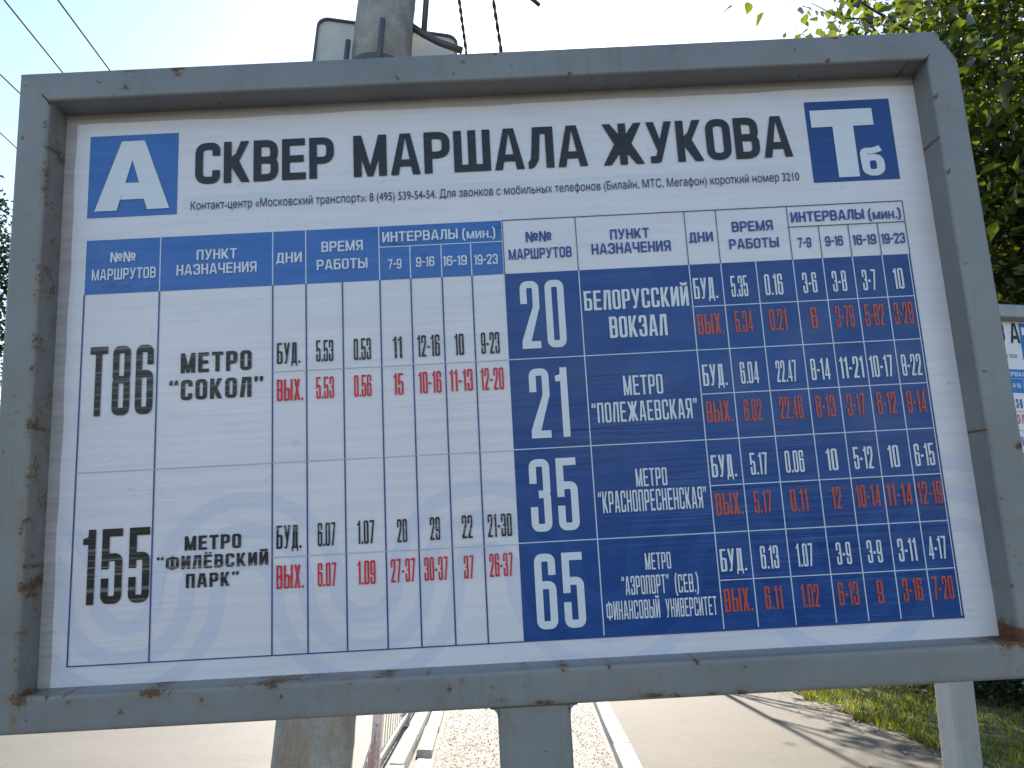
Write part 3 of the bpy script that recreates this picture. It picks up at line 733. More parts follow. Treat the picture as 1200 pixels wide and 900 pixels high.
    quads_mesh('ruled_lines', [V_(c[k], BOT, HB, .0017) for k in ('c0', 'c1', 'c2', 'c3', 'c4', 'c5', 'c6', 'c7', 'c8')], zL, M['line_b'], sheet)
    quads_mesh('ruled_lines', [H_(BOT, -.0008, c['c9'], .0014), H_(BOT, c['c9'], 1.0004, .0012)], zL + .0001, M['line_b'], sheet)
    quads_mesh('ruled_lines', [H_(-.2816, 0, c['c9'], .0009), H_(-.1743, c['c2'], c['c9'], .0009), H_(-.3884, c['c2'], c['c9'], .0009)], zL + .0001, M['line_g'], sheet)
    th = M['line_w'] if second else M['line_k']
    quads_mesh('ruled_lines', [V_(c[k], HB, 0, .001) for k in ('d1', 'd2', 'd3', 'd5', 'd9')] + [V_(c['c9'] + .0005, HB, 0, .001)] + [V_(c[k], HB, IV, .001) for k in ('d6', 'd7', 'd8')], zL, th, sheet)
    quads_mesh('ruled_lines', [H_(IV, c['d5'], c['d9'], .001), H_(0, c['c9'], c['d9'], .001)], zL + .0001, th, sheet)
    bl = M['line_b'] if second else M['line_w']
    quads_mesh('ruled_lines', [V_(c[k], BOT + .002, HB - .0005, .0013) for k in ('d1', 'd2', 'd3', 'd4', 'd5', 'd6', 'd7', 'd8')] + [V_(.9976, BOT + .002, HB, .0012)], zL, bl, sheet)
    quads_mesh('ruled_lines', [H_(y, c['c9'], c['d9'] - .003, .0011) for y in (-.1743, -.2811, -.3874)] + [H_(y, c['d2'], c['d9'] - .003, .0011) for y in (-.1211, -.2274, -.3341, -.4401)], zL + .0001, bl, sheet)
    quads_mesh('ruled_lines', [V_(.9996, BOT, HB, .0011)], zL + .00005, M['line_b'], sheet)
    zT = .0004 + dz * 6
    # the two square route-type marks
    b1 = quads_mesh('letter_box', [(-.0012, .029, .1085, .1365)], .0004 + dz * 2, M['blue'], sheet)
    b2 = quads_mesh('letter_box', [(.8945, .029, 1.002, .137)], .0004 + dz * 2, M['navy'] if not second else M['sky_print'], sheet)
    A = [(.0385, .1278), (.0670, .1279), (.0995, .037), (.0722, .037), (.0680, .0508), (.0392, .0508), (.0350, .037), (.0078, .037)]
    A1 = [[A[7], A[6], (.0525, .1025), (.0525, .1279), (.0385, .1278)], [A[2], A[1], (.0525, .1279), (.0525, .1025), A[3]][::1], [A[5], A[4], (.0630, .0725), (.0440, .0725)]]
    poly_mesh('lettering', A1, zT, M['W'], sheet)
    T = [[(.8998, .1248), (.8998, .1020), (.9782, .1020), (.9782, .1248)], [(.9262, .0343), (.9522, .0343), (.9522, .110), (.9262, .110)]]
    poly_mesh('lettering', T, zT, M['W'], sheet)
    be = pen_path([(.9640, .0375), (.9790, .0375), (.9790, .0585), (.9640, .0585)], 1.0, .0100, .0078, True)
    be = pen_path([(.9615, .0385), (.9800, .0385), (.9800, .0588), (.9615, .0588)], 1.1, .0100, .0085, True) + pen_path([(.9610, .048), (.9605, .0680), (.9720, .0672), (.9822, .0705)], [0, 1.2, .5, 0], .0095, .0078)
    poly_mesh('lettering', be, zT, M['W'], sheet)
    hd = {'b': 'w'} if second else {}
    body = {'W': 'b', 'R': 'r'} if second else {}
    for s, t, col, xa, xb, y, h in TEXTS:
        if s == 'I':
            cu = bpy.data.curves.new('small_print', 'FONT'); cu.body = t; cu.size = 1; cu.offset = 0; cu.resolution_u = 3
            ob_ = bpy.data.objects.new('small_print', cu); C.objects.link(ob_)
            dgp = bpy.context.evaluated_depsgraph_get(); cv = ob_.evaluated_get(dgp).to_curve(dgp)
            me = fill_curve(cv); ob_.to_curve_clear(); bpy.data.objects.remove(ob_)
            co = np.zeros(len(me.vertices) * 3); me.vertices.foreach_get('co', co); co = co.reshape(-1, 3)
            x0_, x1_ = co[:, 0].min(), co[:, 0].max()
            # cap height of the built-in face is about 0.73 of its size
            co[:, 0] = LX(xa) + (co[:, 0] - x0_) / (x1_ - x0_) * (xb - xa) * U; co[:, 1] = LY(y) + co[:, 1] * h / .73 * U; co[:, 2] = zT
            me.vertices.foreach_set('co', co.ravel()); me.update(); me.materials.clear()
            link('lettering', me, M['i'], sheet); continue
        cc = col
        if second:
            if xa > .84 and s != 'T' and y < .02: xa -= .045; xb -= .045
            if s == 'T':
                xa, xb = .887 - (.8665 - xa) * 1.03, .887 - (.8665 - xb) * 1.03; y += .0120; h *= 1.09
            cc = hd.get(col, body.get(col, col))
        if s in 'TH' and col in 'Kwb' and len(t) > 3: pass
        me = text_mesh('T2' if second and s == 'T' else s, t, (xb - xa) * U, h * U)
        co = np.zeros(len(me.vertices) * 3); me.vertices.foreach_get('co', co); co = co.reshape(-1, 3)
        co[:, 0] += LX(xa); co[:, 1] += LY(y); co[:, 2] = zT
        me.vertices.foreach_set('co', co.ravel()); me.update()
        link('lettering', me, M[cc], sheet)
    return root
M['strip'] = print_mat('pasted_paper_strip', (0.655, 0.655, 0.69), 0.05, 0.2)
BM = Matrix(((0.99550396, -0.09235286, -0.02104312), (-0.02925211, -0.08845411, -0.99565063), (0.09008983, 0.99178971, -0.09075793)))
B0 = Vector((-0.5881, 0.9487, 1.9292))
main_board = timetable_board('large timetable board in front, rusty grey steel frame on a square post', .1664)
m4 = BM.to_4x4(); m4.translation = B0 + BM @ Vector((U0 * U, V0 * U, 0)); main_board.matrix_world = m4
second_board = timetable_board('smaller looking timetable board half hidden behind the right edge of the large board', .1415, True)
m3 = Matrix(((1, 0, 0), (0, 0, -1), (0, 1, 0))).to_4x4(); m3.translation = Vector((.651 + U0 * U, 2.2 + .0, 2.198 + V0 * U)); second_board.matrix_world = m3

# ------------------------------------------------------------ ground, road, strip, pavement, kerbs
def ground_mat(name, base, dark, light, specks=0.0, rough=0.75, sc=1.0, speck_col=(0.03, 0.027, 0.022), bd=0.004, cracks=False):
    m = mat(name, base, rough); nb = NB(m); v = nb.geo()
    n = nb.noise(v, 90 * sc, 6, 0.7); n2 = nb.noise(v, 1.3, 5, 0.6); n3 = nb.noise(v, 9, 5, 0.65)
    col = nb.mix(nb.ramp(n2, [(0.3, 0.0), (0.7, 1.0)]), dark, light)
    col = nb.mix(1.0, col, nb.ramp(n, [(0.28, 0.5), (0.72, 1.35)]), 'MULTIPLY')
    col = nb.mix(1.0, col, nb.ramp(n3, [(0.3, 0.78), (0.7, 1.15)]), 'MULTIPLY')
    h = n
    if specks:
        dens = nb.ramp(nb.noise(v, 2.2, 4, 0.6), [(0.35, 0.0), (0.65, 0.12)])
        sp = nb.math('ADD', nb.math('ADD', nb.math('MULTIPLY', nb.noise(v, 85, 6, 0.8), .6), nb.math('MULTIPLY', nb.noise(v, 14, 6, 0.75), .4)), dens)
        k = nb.ramp(sp, [(0.575, 0.0), (0.625, specks)]); col = nb.mix(k, col, speck_col)
    if cracks:
        vo = nb.new('ShaderNodeTexVoronoi', feature='DISTANCE_TO_EDGE'); vo.inputs['Scale'].default_value = 0.7
        dn = nb.new('ShaderNodeMix', data_type='VECTOR'); nz = nb.new('ShaderNodeTexNoise'); nz.inputs['Scale'].default_value = 3
        nb.l.new(v, nz.inputs['Vector']); dn.inputs[0].default_value = .12; nb.l.new(v, dn.inputs[4]); nb.l.new(nz.outputs['Color'], dn.inputs[5]); nb.l.new(dn.outputs[1], vo.inputs['Vector'])
        k = nb.ramp(vo.outputs['Distance'], [(0.0, 0.7), (0.008, 0.0)]); col = nb.mix(k, col, (0.05, 0.045, 0.04))
    nb.out('Base Color', col); nb.out('Normal', nb.bump(h, bd, 0.9)); return m
M['earth'] = ground_mat('earth', (.06, .05, .035), (.03, .027, .02), (.05, .045, .03), .6, .9)
M['road'] = ground_mat('worn_asphalt', (.2, .19, .18), (.040, .035, .030), (.062, .055, .047), .7, .7, 1.2, (.06, .055, .05))
M['strip_g'] = ground_mat('gritty_verge', (.3, .28, .24), (.14, .13, .11), (.25, .23, .20), .95, .7, .8, (.03, .027, .02), .014)
M['pave'] = ground_mat('footpath_asphalt', (.1, .09, .08), (.042, .035, .024), (.060, .050, .035), .4, .8, 1.5, (.02, .018, .015), .003, False)
M['kerb'] = ground_mat('kerb_concrete', (.5, .48, .44), (.42, .40, .37), (.58, .56, .52), .3, .8, 1.0, (.2, .18, .15))
def sheet(name, x0, x1, y0, y1, z, m, kind='structure', skew=(0, 0)):
    n = 2
    return tag(mesh(name, [(x0, y0, z), (x1, y0, z), (x1 + skew[1], y1, z), (x0 + skew[0], y1, z)], [(0, 1, 2, 3)], m), None, None, None, kind)
kx = lambda y: 1.07 + .065 * (y - 6)          # inner edge of the right kerb
sheet('ground', -400, 400, -100, 700, -.012, M['earth'])
sheet('road', -9.5, -.72, -20, 160, .0, M['road'])
tag(mesh('verge', [(-.72, -20, .002), (kx(-20) + .02, -20, .002), (kx(40) + .02, 40, .002), (-.72, 40, .002)], [(0, 1, 2, 3)], M['strip_g']), kind='structure')
tag(mesh('footpath', [(kx(-20) + .12, -20, .085), (4.18, -20, .085), (4.18, 40, .085), (kx(40) + .12, 40, .085)], [(0, 1, 2, 3)], M['pave']), kind='structure')
def kerb(name, xf, y0, y1, wdt, z1, ln=1.0, jit=.004, gap=.008):
    root = empty(name, (xf(y0), y0, 0)); root['kind'] = 'structure'; y = y0; me0 = None; k = 0
    while y < y1:
        v_, f_ = box(0, 0, -.1, wdt, ln - gap, z1)
        me = bpy.data.meshes.new('kerb_stone'); me.from_pydata(v_, [], f_); bevel_me(me, .012, 2)
        for vt in me.vertices: vt.co += Vector((random.uniform(-1, 1), random.uniform(-1, 1), random.uniform(-1, 1))) * .0025
        me.materials.append(M['kerb'])
        o = bpy.data.objects.new('kerb_stone', me); C.objects.link(o); o.parent = root
        o.location = (xf(y) - xf(y0) + random.uniform(-jit, jit), y - y0, random.uniform(-jit, jit)); o.rotation_euler = (0, 0, -math.atan((xf(y + 1) - xf(y))) + random.uniform(-.006, .006)); y += ln
    return root
kerb('right_kerb', kx, 1.0, 14.0, .15, .10)
kerb('left_kerb', lambda y: -.70 + .0 * y, 4.9, 15, .105, .12)
lk = kerb('inner_kerb', lambda y: -.565 - .012 * (y - 6.6), 6.62, 14, .125, .06)
# the stones nearer than the break have sunk and slipped sideways
lk2 = kerb('sunken_kerb', lambda y: -.545, 3.55, 6.4, .14, .018)
# ------------------------------------------------------------ grass
M['grass_soil'] = ground_mat('grass_soil', (.05, .06, .02), (.035, .04, .018), (.07, .075, .03), .4, .95)
tag(mesh('lawn', [(4.18, -20, .09), (60, -20, .09), (60, 160, .09), (4.18, 160, .09)], [(0, 1, 2, 3)], M['grass_soil']), kind='structure')
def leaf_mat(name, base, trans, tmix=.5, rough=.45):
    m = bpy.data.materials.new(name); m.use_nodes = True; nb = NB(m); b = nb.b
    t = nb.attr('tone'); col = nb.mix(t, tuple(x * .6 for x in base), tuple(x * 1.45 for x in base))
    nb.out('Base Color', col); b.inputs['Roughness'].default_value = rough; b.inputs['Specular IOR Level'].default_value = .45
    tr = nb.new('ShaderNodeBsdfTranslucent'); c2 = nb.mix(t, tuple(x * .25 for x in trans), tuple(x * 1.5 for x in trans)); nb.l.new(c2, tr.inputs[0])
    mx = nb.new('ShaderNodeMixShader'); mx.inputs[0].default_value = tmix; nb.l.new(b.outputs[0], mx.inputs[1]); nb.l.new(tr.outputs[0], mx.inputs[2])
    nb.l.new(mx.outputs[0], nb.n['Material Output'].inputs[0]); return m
M['leaf'] = leaf_mat('green_leaf', (.015, .031, .008), (.20, .25, .018), .36, .32)
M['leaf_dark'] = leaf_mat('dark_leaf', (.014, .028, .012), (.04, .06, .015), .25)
M['blade'] = leaf_mat('grass_blade', (.05, .08, .014), (.27, .29, .02), .45, .6)
n = 42000
gx = 4.16 + rng.random(n) ** 1.5 * 6.5; gy = 4.5 + rng.random(n) * 10.5
edge = .06 * np.sin(gy * 5) + .05 * np.sin(gy * 13.7); gx = gx + edge
clump = (np.sin(gx * 3.1 + 1) * np.cos(gy * 2.3) + np.sin(gx * 7.7 + gy * 5.1) * .6 + rng.normal(0, .5, n)) > -.7
gx, gy = gx[clump], gy[clump]; n = len(gx)
hh = .035 + .07 * rng.random(n); an = rng.random(n) * 2 * np.pi; wv = .004 + .005 * rng.random(n)
V = np.zeros((n, 3, 3)); lean = rng.normal(0, .035, (n, 2))
V[:, 0] = np.stack([gx - np.cos(an) * wv, gy - np.sin(an) * wv, np.full(n, .088)], 1)
V[:, 1] = np.stack([gx + np.cos(an) * wv, gy + np.sin(an) * wv, np.full(n, .088)], 1)
V[:, 2] = np.stack([gx + lean[:, 0], gy + lean[:, 1], .088 + hh], 1)
tone = np.repeat(rng.random(n), 3)
tag(fast_mesh('grass', V.reshape(-1, 3), np.arange(3 * n).reshape(n, 3), M['blade'], col=tone), 'rough green grass beside the footpath, half in tree shade', 'grass', kind='stuff')
# fallen leaves along the edge of the footpath
n = 260; fx = 4.1 + rng.normal(0, .28, n); fy = 5 + rng.random(n) * 7; sz = .03 + .035 * rng.random(n); an = rng.random(n) * 6.28
V = np.zeros((n, 4, 3)); zz = .092 + .012 * rng.random(n) + np.where(fx > 4.18, .03, 0)
for k, (a_, r_) in enumerate(((0, .6), (1.4, .32), (3.14, .6), (4.8, .32))):
    V[:, k] = np.stack([fx + np.cos(an + a_) * sz * r_, fy + np.sin(an + a_) * sz * r_, zz + (.008 if k % 2 else 0)], 1)
i4 = np.arange(n) * 4; M['dry'] = mat('dry_leaf', (.16, .09, .03), .7)
tag(fast_mesh('fallen_leaves', V.reshape(-1, 3), np.concatenate([np.stack([i4, i4 + 1, i4 + 2], 1), np.stack([i4, i4 + 2, i4 + 3], 1)]), M['dry']), 'dry fallen leaves along the edge between footpath and grass', 'leaves', kind='stuff')
# loose grit on the verge
n = 9000; px = -.42 + rng.random(n) * 1.45; py = 4.5 + rng.random(n) * 5.5; s = .003 + .006 * rng.random(n) ** 2
px += (py - 6) * .065 * (px > .3)
octa = np.array([(1, 0, 0), (0, 1, 0), (-1, 0, 0), (0, -1, 0), (0, 0, .8), (0, 0, -.3)]); of = np.array([(0, 1, 4), (1, 2, 4), (2, 3, 4), (3, 0, 4)])
V = (octa[None] * s[:, None, None] * (0.6 + .8 * rng.random((n, 6, 1)))) + np.stack([px, py, np.full(n, .004)], 1)[:, None]
Ff = (of[None] + (np.arange(n) * 6)[:, None, None]).reshape(-1, 3)
M['grit'] = mat('dark_grit', (.09, .08, .065), .8)
tag(fast_mesh('grit', V.reshape(-1, 3), Ff, M['grit']), 'loose grit scattered over the verge between the two kerbs', 'grit', kind='stuff')

# ------------------------------------------------------------ concrete pole
m = mat('old_concrete', (.3, .3, .29), .85); nb = NB(m); v = nb.pos('Object')
n1 = nb.noise(v, 9, 6, .65); n2 = nb.noise(nb.pos('Object', (8, 8, 2.2)), 1.0, 6, .72, .6); n3 = nb.noise(v, 120, 4, .7)
col = nb.mix(nb.ramp(n1, [(.35, 0.), (.65, 1.)]), (.24, .23, .215), (.36, .35, .325))
col = nb.mix(nb.ramp(n2, [(.48, 0.), (.66, .7)]), col, (.27, .165, .085))
col = nb.mix(nb.ramp(n3, [(.3, .5), (.5, 0.)]), col, (.10, .095, .09))
nb.out('Base Color', col); nb.out('Normal', nb.bump(nb.math('ADD', n1, nb.math('MULTIPLY', n3, .3)), .012, 1.0)); M['concrete'] = m
pole = empty('concrete_pole', (-.62, 2.9, 0)); tag(pole, 'weathered round concrete pole standing behind the large board', 'pole')
zs = np.linspace(-.3, 9.0, 150); nn = 28; V = []
for z in zs:
    r = .146 - .0028 * z
    for k in range(nn):
        a = 2 * math.pi * k / nn; d = .0035 * math.sin(5 * a + z * 3) * math.sin(z * 7.1 + k) + .002 * random.uniform(-1, 1)
        V.append(((r + d) * math.cos(a), (r + d) * math.sin(a), z))
Fq = np.array([(i * nn + k, i * nn + (k + 1) % nn, (i + 1) * nn + (k + 1) % nn, (i + 1) * nn + k) for i in range(len(zs) - 1) for k in range(nn)])
fast_mesh('shaft', np.array(V), Fq, M['concrete'], pole, smooth=True)
M['dark_steel'] = mat('dark_bracket_steel', (.07, .075, .085), .5); M['galv'] = mat('dull_zinc_plate', (.42, .45, .46), .5)
nb = NB(M['galv']); n1 = nb.noise(nb.pos('Object'), 6, 5); nb.out('Base Color', nb.mix(nb.ramp(n1, [(.35, 0.), (.65, 1.)]), (.40, .44, .46), (.55, .55, .50)))
# sign plate fixed to the far side of the pole, seen from its back
pl = empty('road_sign_plate', (-.655, 3.17, 3.72), R(7)); tag(pl, 'back of a rounded road sign plate fixed behind the concrete pole', 'road sign')
def rrect(w_, h_, r, n=7):
    P = []
    for cx, cy, a0 in ((w_ / 2 - r, h_ / 2 - r, 0), (-w_ / 2 + r, h_ / 2 - r, 90), (-w_ / 2 + r, -h_ / 2 + r, 180), (w_ / 2 - r, -h_ / 2 + r, 270)):
        for k in range(n): a = R(a0 + 90 * k / (n - 1)); P.append((cx + r * math.cos(a), cy + r * math.sin(a)))
    return P
P = rrect(.712, .96, .055); n = len(P)
mesh('plate', [(x, -.001, z) for x, z in P] + [(x, .001, z) for x, z in P], [tuple(range(n)), tuple(range(n, 2 * n))[::-1]] + [(i, i + n, (i + 1) % n + n, (i + 1) % n) for i in range(n)], M['galv'], pl)
Pi = rrect(.692, .94, .047); V = []; Fq = []
for ring, y in ((P, -.014), (Pi, -.014), (Pi, .004), (P, .004)): V += [(x * 1.004, y, z * 1.004) for x, z in ring]
for a in range(4):
    for i in range(n): Fq.append((a * n + i, a * n + (i + 1) % n, ((a + 1) % 4) * n + (i + 1) % n, ((a + 1) % 4) * n + i))
mesh('rim', V, Fq, M['dark_steel'], pl)
br = empty('sign_bracket', (-.62, 2.9, 3.7)); tag(br, 'dark pipe bracket with clamps on the right side of the concrete pole', 'bracket')
def loc(v): return [tuple(Vector(p) - Vector((-.62, 2.9, 3.7))) for p in v]
v_, f_ = tube(loc([(-.434, 2.9, 3.945), (-.436, 2.9, 4.2), (-.442, 2.9, 5.4)]), .014, 10); mesh('upright_pipe', v_, f_, M['dark_steel'], br, True)
v_, f_ = tube(loc([(-.50, 2.9, 3.99), (-.434, 2.9, 3.945), (-.36, 2.9, 3.905), (-.25, 2.9, 3.865)]), .0165, 10); mesh('arm', v_, f_, M['dark_steel'], br, True)
for zc in (3.50, 3.70):
    V = []; Fq = []; nn = 30
    for a, (r, z) in enumerate(((.139, zc - .02), (.143, zc - .02), (.143, zc + .02), (.139, zc + .02))):
        for k in range(nn): an = 2 * math.pi * k / nn; V.append((r * math.cos(an), r * math.sin(an), z - 3.7))
    for a in range(4):
        for k in range(nn): Fq.append((a * nn + k, a * nn + (k + 1) % nn, ((a + 1) % 4) * nn + (k + 1) % nn, ((a + 1) % 4) * nn + k))
    mesh('clamp_band', V, Fq, M['dark_steel'], br)
v_, f_ = tube(loc([(-.765, 2.83, 3.55), (-.765, 2.83, 3.83)]), .0125, 10); mesh('clamp_bolt', v_, f_, M['dark_steel'], br, True)
v_, f_ = tube(loc([(-.60, 2.752, 3.6), (-.60, 2.752, 3.89)]), .012, 10); mesh('clamp_bolt', v_, f_, M['dark_steel'], br, True)
# cables
M['cable'] = mat('black_cable', (.02, .02, .022), .6)
def cable(name, pts, r, label, grp, twist=False):
    pts = [Vector(p) for p in pts]; b = pts[0]; pts = [p - b for p in pts]
    o = empty(name, b) if twist else None
    if twist:
        for ph in (0, math.pi):
            q = []
            for i in range(len(pts) - 1):
                N = 40
                for k in range(N):
                    s = (i + k / N); p = pts[i].lerp(pts[i + 1], k / N); a = ph + s * twist; q.append(p + Vector((math.cos(a), math.sin(a), 0)) * r * .8)
            v_, f_ = tube(q, r * .95, 5); mesh('strand', v_, f_, M['cable'], o, True)
    else:
        v_, f_ = tube(pts, r, 6); o = mesh(name, v_, f_, M['cable'], None, True); o.location = b
    tag(o, label, 'cable', grp); return o
cable('hanging_cable', [(-.62, 3.2, 6.3), (-.308, 3.2, 4.422), (-.255, 3.2, 4.118), (-.19, 3.2, 3.5), (-.14, 3.2, 2.95), (-.30, 3.1, 2.7), (-.50, 3.0, 2.75)], .0055, 'thin dark cable hanging just right of the sign plate, nearer the pole', 'cables hanging beside the pole', 18)
cable('hanging_cable', [(-.40, 3.2, 6.4), (-.128, 3.2, 4.434), (-.075, 3.2, 4.134), (-.01, 3.2, 3.5), (-.02, 3.2, 2.85), (-.22, 3.1, 2.5), (-.50, 3.0, 2.55)], .006, 'twisted dark cable hanging farther right of the pole', 'cables hanging beside the pole', 14)
cable('cable_stub', [(-.45, 3.2, 4.85), (-.10, 3.2, 4.58), (.084, 3.2, 4.447), (.117, 3.2, 4.416)], .011, 'short dark bar end poking down at the top edge right of the pole', None)
for a, b, lb in (((-6.216, 7.489, 8.0), (-6.261, 8.773, 8.0), 'thin wire crossing the sky at the top left corner, upper left of two'),
    ((-5.544, 7.444, 8.0), (-5.563, 8.669, 8.0), 'thin wire in the top left sky nearest the road sign plate'),
    ((-7.195, 8.914, 8.0), (-7.178, 9.304, 8.0), 'thicker wire low in the left sky just above the frame corner'),
    ((-8.144, 10.373, 8.0), (-8.155, 10.731, 8.0), 'lowest wire left of the frame above the dark tree')):
    a, b = Vector(a), Vector(b); d = (b - a)
    p0, p1 = a - d * 3, b + d * 6
    N = 12; cable('overhead_wire', [p0.lerp(p1, i / N) - Vector((0, 0, .0)) for i in range(N + 1)], .011, lb, 'overhead wires against the sky')

# ------------------------------------------------------------ fence along the road
M['slat'] = ground_mat('tan_slat_paint', (.6, .5, .4), (.62, .54, .45), (.74, .66, .56), .2, .6); M['rose'] = ground_mat('rosy_post_paint', (.6, .4, .38), (.78, .60, .57), (.85, .68, .64), .2, .6)
M['red'] = ground_mat('red_brown_slat', (.4, .16, .12), (.55, .28, .22), (.62, .36, .3), .2, .6)
fe = empty('roadside_fence', (-.80, 5.85, 0)); tag(fe, 'low slatted fence with a rosy post running beside the left kerb', 'fence')
slat_me = bpy.data.meshes.new('slat'); v_, f_ = box(-.003, -.021, .045, .003, .021, .98); slat_me.from_pydata(v_, [], f_); bevel_me(slat_me, .001, 1); slat_me.materials.append(M['slat'])
post_me = bpy.data.meshes.new('fence_post'); v_, f_ = box(-.035, -.045, -.05, .035, .045, 1.06); post_me.from_pydata(v_, [], f_); bevel_me(post_me, .006, 2); post_me.materials.append(M['rose'])
y = .13
while y < 6.0:
    o = link('slat', slat_me, None, fe); o.location = (random.uniform(-.002, .002), y, random.uniform(-.004, .004)); y += .165
    if abs((y % 2.0) - .05) < .05: y += .06
for yy in (0, 2.05, 4.05, 6.05): o = link('fence_post', post_me, None, fe); o.location = (0, yy, 0)
for zz in (.10, .93):
    v_, f_ = box(.012, .05, zz, .03, 6.0, zz + .045); mesh('fence_rail', v_, f_, M['slat'], fe)
# short end piece whose slats step down towards the viewer
for i in range(8):
    yy = -.10 - i * .11; top = .395 + yy * .37
    v_, f_ = box(-.006, yy - .009, .03, .006, yy + .009, top); mesh('slat', v_, f_, M['red'], fe)
v_, f_ = tube([(0, -.04, .40), (0, -.92, .08)], .006, 8); mesh('fence_rail', v_, f_, M['rose'], fe, True)

# ------------------------------------------------------------ trees
m = mat('bark', (.09, .075, .06), .9); nb = NB(m); n1 = nb.noise(nb.pos('Object', (14, 14, 2.5)), 1.5, 6, .7)
nb.out('Base Color', nb.mix(nb.ramp(n1, [(.3, 0.), (.7, 1.)]), (.035, .028, .022), (.13, .11, .085))); nb.out('Normal', nb.bump(n1, .03, 1.0)); M['bark'] = m
def leaf_cloud(cen, sig, cnt, size, rg, flat=.6):
    """cen (k,3) clump centres, cnt leaves each: folded four-point leaves -> V, F, tone"""
    k = len(cen); n = k * cnt; P = np.repeat(cen, cnt, 0) + rg.normal(0, 1, (n, 3)) * np.array(sig)
    L = size * (.45 + 1.0 * rg.random(n)); yaw = rg.random(n) * 2 * np.pi; pit = rg.normal(-.35, .55, n)
    d = np.stack([np.cos(yaw) * np.cos(pit), np.sin(yaw) * np.cos(pit), np.sin(pit)], 1)
    up = np.stack([rg.normal(0, flat, n), rg.normal(0, flat, n), np.ones(n)], 1)
    sdv = np.cross(d, up); sdv /= np.linalg.norm(sdv, axis=1)[:, None] + 1e-9; nrm = np.cross(sdv, d)
    W = L * (.30 + .1 * rg.random(n)); f = L * .10
    a = P; b = P + d * (L * .42)[:, None] + sdv * W[:, None] + nrm * f[:, None]; c_ = P + d * L[:, None] - nrm * (L * .08)[:, None]; e = P + d * (L * .42)[:, None] - sdv * W[:, None] + nrm * f[:, None]
    V = np.stack([a, b, c_, e], 1).reshape(-1, 3); i = np.arange(n) * 4
    Fq = np.concatenate([np.stack([i, i + 1, i + 2], 1), np.stack([i, i + 2, i + 3], 1)])
    ct = np.repeat(rg.random(k), cnt) * .5 + rg.random(n) * .5
    return V, Fq, np.repeat(ct, 4)
def limb_path(p, q, rg, n=7, wob=.12):
    p, q = np.array(p, float), np.array(q, float); L = np.linalg.norm(q - p); out = []
    for i in range(n + 1):
        s = i / n; x = p + (q - p) * s + np.array([0, 0, .12 * L * math.sin(math.pi * s)]) + (rg.normal(0, wob * L / n, 3) if 0 < i < n else 0); out.append(tuple(x))
    return out
def make_tree(label, base, trunk, cen, rad, nclump, cnt, lsize, seed, lm='leaf', r0=.16, sig=.28, lower=-1.0, group=None, nlimb=9):
    rg = np.random.default_rng(seed); root = empty('leafy_tree', base); tag(root, label, 'tree', group)
    tp = [Vector(p) for p in trunk]
    v_, f_ = tube(tp, [r0 * (1 - .6 * i / (len(tp) - 1)) for i in range(len(tp))], 12); mesh('trunk', v_, f_, M['bark'], root, True)
    cen = np.array(cen); rad = np.array(rad)
    d = rg.normal(0, 1, (nclump, 3)); d /= np.linalg.norm(d, axis=1)[:, None]; d[:, 2] = np.maximum(d[:, 2], lower)
    rr = rg.random(nclump) ** .45; cl = cen + d * rr[:, None] * rad * (1 + .12 * np.sin(d[:, :1] * 7 + d[:, 2:] * 5))
    tips = cl[rg.choice(nclump, nlimb, replace=False)]
    for t in tips:
        k = rg.integers(max(1, len(tp) // 2), len(tp)); s = tp[k]
        pth = limb_path(s, t, rg); rl = r0 * .32; v_, f_ = tube(pth, [rl * (1 - .8 * i / (len(pth) - 1)) for i in range(len(pth))], 7); mesh('limb', v_, f_, M['bark'], root, True)
    tw = []
    for t in cl[: nclump // 2]:
        j = np.argmin(np.linalg.norm(tips - t, axis=1)); tw.append(tube(limb_path(tips[j] * .5 + np.array(tp[-1]) * .5, t, rg, 3), [.014, .011, .008, .004], 4, False))
    v_, f_ = join(tw); tag(mesh('twigs', v_, f_, M['bark'], root), kind='stuff')
    V, Fq, tn = leaf_cloud(cl, (sig, sig, sig * .7), cnt, lsize, rg)
    tag(fast_mesh('crown', V, Fq, M[lm], root, col=tn), kind='stuff')
    return root
T1 = make_tree('tall leafy tree overhanging the top right corner of the large board', (7.6, 9.4, 0),
               [(0, 0, -.1), (.05, .02, 1.2), (-.05, 0, 2.6), (-.2, 0, 4.2), (-.3, -.1, 6), (-.2, -.1, 8)], (-.1, -.2, 6.9), (3.75, 2.3, 4.8), 700, 72, .125, 3, sig=.29, group='leafy trees on the right')
T2 = make_tree('slender leafy tree beyond the footpath, its leaning stem throwing a shadow line on the asphalt', (4.45, 15.3, 0),
               [(0, 0, -.1), (-.45, 0, 1.0), (-.85, 0, 1.9), (-1.07, 0, 3.3), (-1.0, 0, 4.8), (-.9, 0, 6.3)], (1.5, .2, 7.0), (2.3, 2.0, 2.7), 240, 40, .12, 5, r0=.085, sig=.26, group='leafy trees on the right')
T3 = make_tree('dense leafy tree shading the lawn far right', (8.4, 16.5, 0),
               [(0, 0, -.1), (.1, 0, 1.8), (0, 0, 3.6), (.1, 0, 6)], (0, -.4, 5.6), (3.9, 3.2, 4.3), 420, 34, .16, 8, r0=.17, sig=.42, group='leafy trees on the right')
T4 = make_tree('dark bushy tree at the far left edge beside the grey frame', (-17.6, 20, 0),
               [(0, 0, -.1), (0, 0, 3), (0, 0, 6), (0, 0, 10)], (0, 0, 7.6), (3.1, 2.8, 5.3), 620, 85, .16, 12, 'leaf_dark', r0=.2, sig=.30)
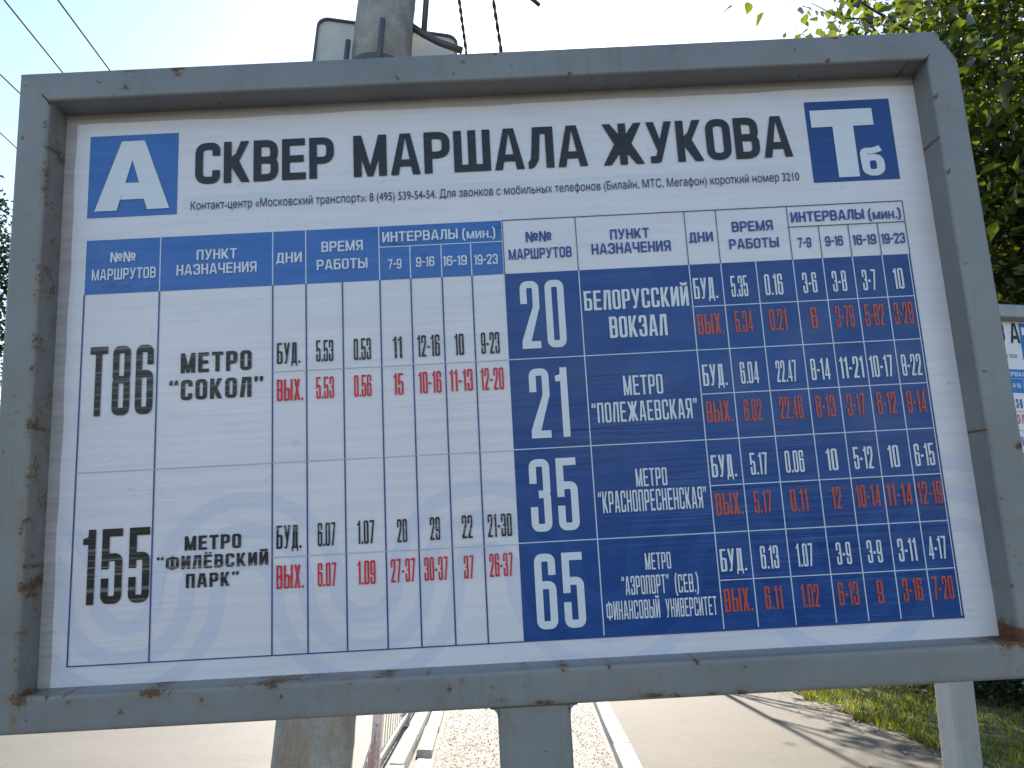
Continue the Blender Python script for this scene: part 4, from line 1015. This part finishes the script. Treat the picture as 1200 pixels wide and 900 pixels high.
T5 = make_tree('broad leafy tree added beyond the right edge of view to block skylight', (6.6, 3.4, 0),
               [(0, 0, -.1), (.05, 0, 1.6), (0, .1, 3.2), (-.1, .1, 5.2)], (0, -.9, 5.4), (2.6, 4.3, 3.9), 420, 60, .14, 9, r0=.17, sig=.36, group='leafy trees on the right')  # added tree: crown cuts sky light so the right side of the frame darkens
# low bushes in the shade behind the second board
def bush(label, base, rad, seed, lm='leaf_dark', nc=120):
    rg = np.random.default_rng(seed); root = empty('bush', base); tag(root, label, 'bush', 'dark bushes in the shade on the right')
    d = rg.normal(0, 1, (nc, 3)); d /= np.linalg.norm(d, axis=1)[:, None]; d[:, 2] = abs(d[:, 2]); cl = d * (rg.random(nc) ** .5)[:, None] * np.array(rad)
    stems = [tube(limb_path((0, 0, .05), t, rg, 4), [.02, .016, .012, .008, .004], 5) for t in cl[:26]]; v_, f_ = join(stems); mesh('stems', v_, f_, M['bark'], root)
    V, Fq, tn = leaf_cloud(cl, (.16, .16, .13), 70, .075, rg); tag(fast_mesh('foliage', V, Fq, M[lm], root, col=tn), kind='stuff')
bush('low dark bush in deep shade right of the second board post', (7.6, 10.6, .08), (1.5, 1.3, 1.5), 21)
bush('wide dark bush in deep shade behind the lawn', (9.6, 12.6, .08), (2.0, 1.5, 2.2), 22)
# nearer branch hanging into the top right: single leaves
rg = np.random.default_rng(31)
def leaf_me(k):
    L = 1.0; out = []
    N = 5; vs = [(0, 0, 0)]; mid = [0]; lf = []; rt_ = []
    for i in range(1, N):
        s = i / N; wv = .34 * math.sin(math.pi * s ** .8) * (1 + .1 * math.sin(k + 3 * i)); z = -.18 * s * s
        vs += [(s, 0, z), (s, wv, z + wv * .35), (s, -wv, z + wv * .3)]
    vs.append((1.0, 0, -.2)); fs = []
    for i in range(1, N - 1):
        a = 1 + (i - 1) * 3; b = a + 3; fs += [(a, b, b + 1, a + 1), (a, a + 2, b + 2, b)]
    fs += [(0, 1, 2), (0, 3, 1)]; a = 1 + (N - 2) * 3; e = len(vs) - 1; fs += [(a, e, a + 1), (a, a + 2, e)]
    me = bpy.data.meshes.new('leaf'); me.from_pydata(vs, [], fs); me.update(); me.shade_smooth()
    at = me.attributes.new('tone', 'FLOAT', 'POINT'); at.data.foreach_set('value', [.25 + .18 * k] * len(vs)); me.materials.append(M['leaf']); return me
LM = [leaf_me(k) for k in range(5)]
base = Vector((7.6, 9.4, 0)); 
sprays = [((7.3, 9.3, 7.6), (3.05, 6.2, 7.35), 70, .0), ((7.3, 9.3, 7.2), (3.75, 5.8, 6.75), 80, .0), ((7.3, 9.3, 8.0), (2.25, 6.3, 7.95), 24, .6), ((7.3, 9.3, 6.8), (4.35, 6.0, 6.1), 80, .0)]
for p, q, cnt, s0 in sprays:
    pth = limb_path(np.array(p) - np.array(base), np.array(q) - np.array(base), rg, 9, .10)
    v_, f_ = tube(pth, [.035 * (1 - .9 * i / 9) for i in range(10)], 6); mesh('limb', v_, f_, M['bark'], T1, True)
    for i in range(cnt):
        s = (.45 + .55 * rg.random() ** .8) if s0 == 0 else (s0 + (1 - s0) * rg.random()); k = min(int(s * 9), 8); pp_ = Vector(pth[k]).lerp(Vector(pth[k + 1]), s * 9 - k)
        o = link('leaf', LM[rg.integers(0, 5)], None, T1)
        sp_ = .17 if s0 else .30
        o.location = pp_ + Vector(rg.normal(0, 1, 3) * (sp_, sp_, sp_ * .7)); o.rotation_euler = (rg.normal(0, .5), rg.normal(.5, .5), rg.random() * 6.28); sz = .11 + .08 * rg.random(); o.scale = (sz, sz, sz)
# far wood closing the view down the road
rg = np.random.default_rng(77); k = 260
cc_ = np.stack([rg.uniform(-120, 120, k), rg.uniform(120, 150, k), rg.random(k) ** .7 * 13], 1)
V, Fq, tn = leaf_cloud(cc_, (3.0, 2.0, 1.6), 40, 1.5, rg)
tag(fast_mesh('far_wood', V, Fq, M['leaf_dark'], col=tn), 'dark green wood closing the far end of the road', 'wood', kind='stuff')
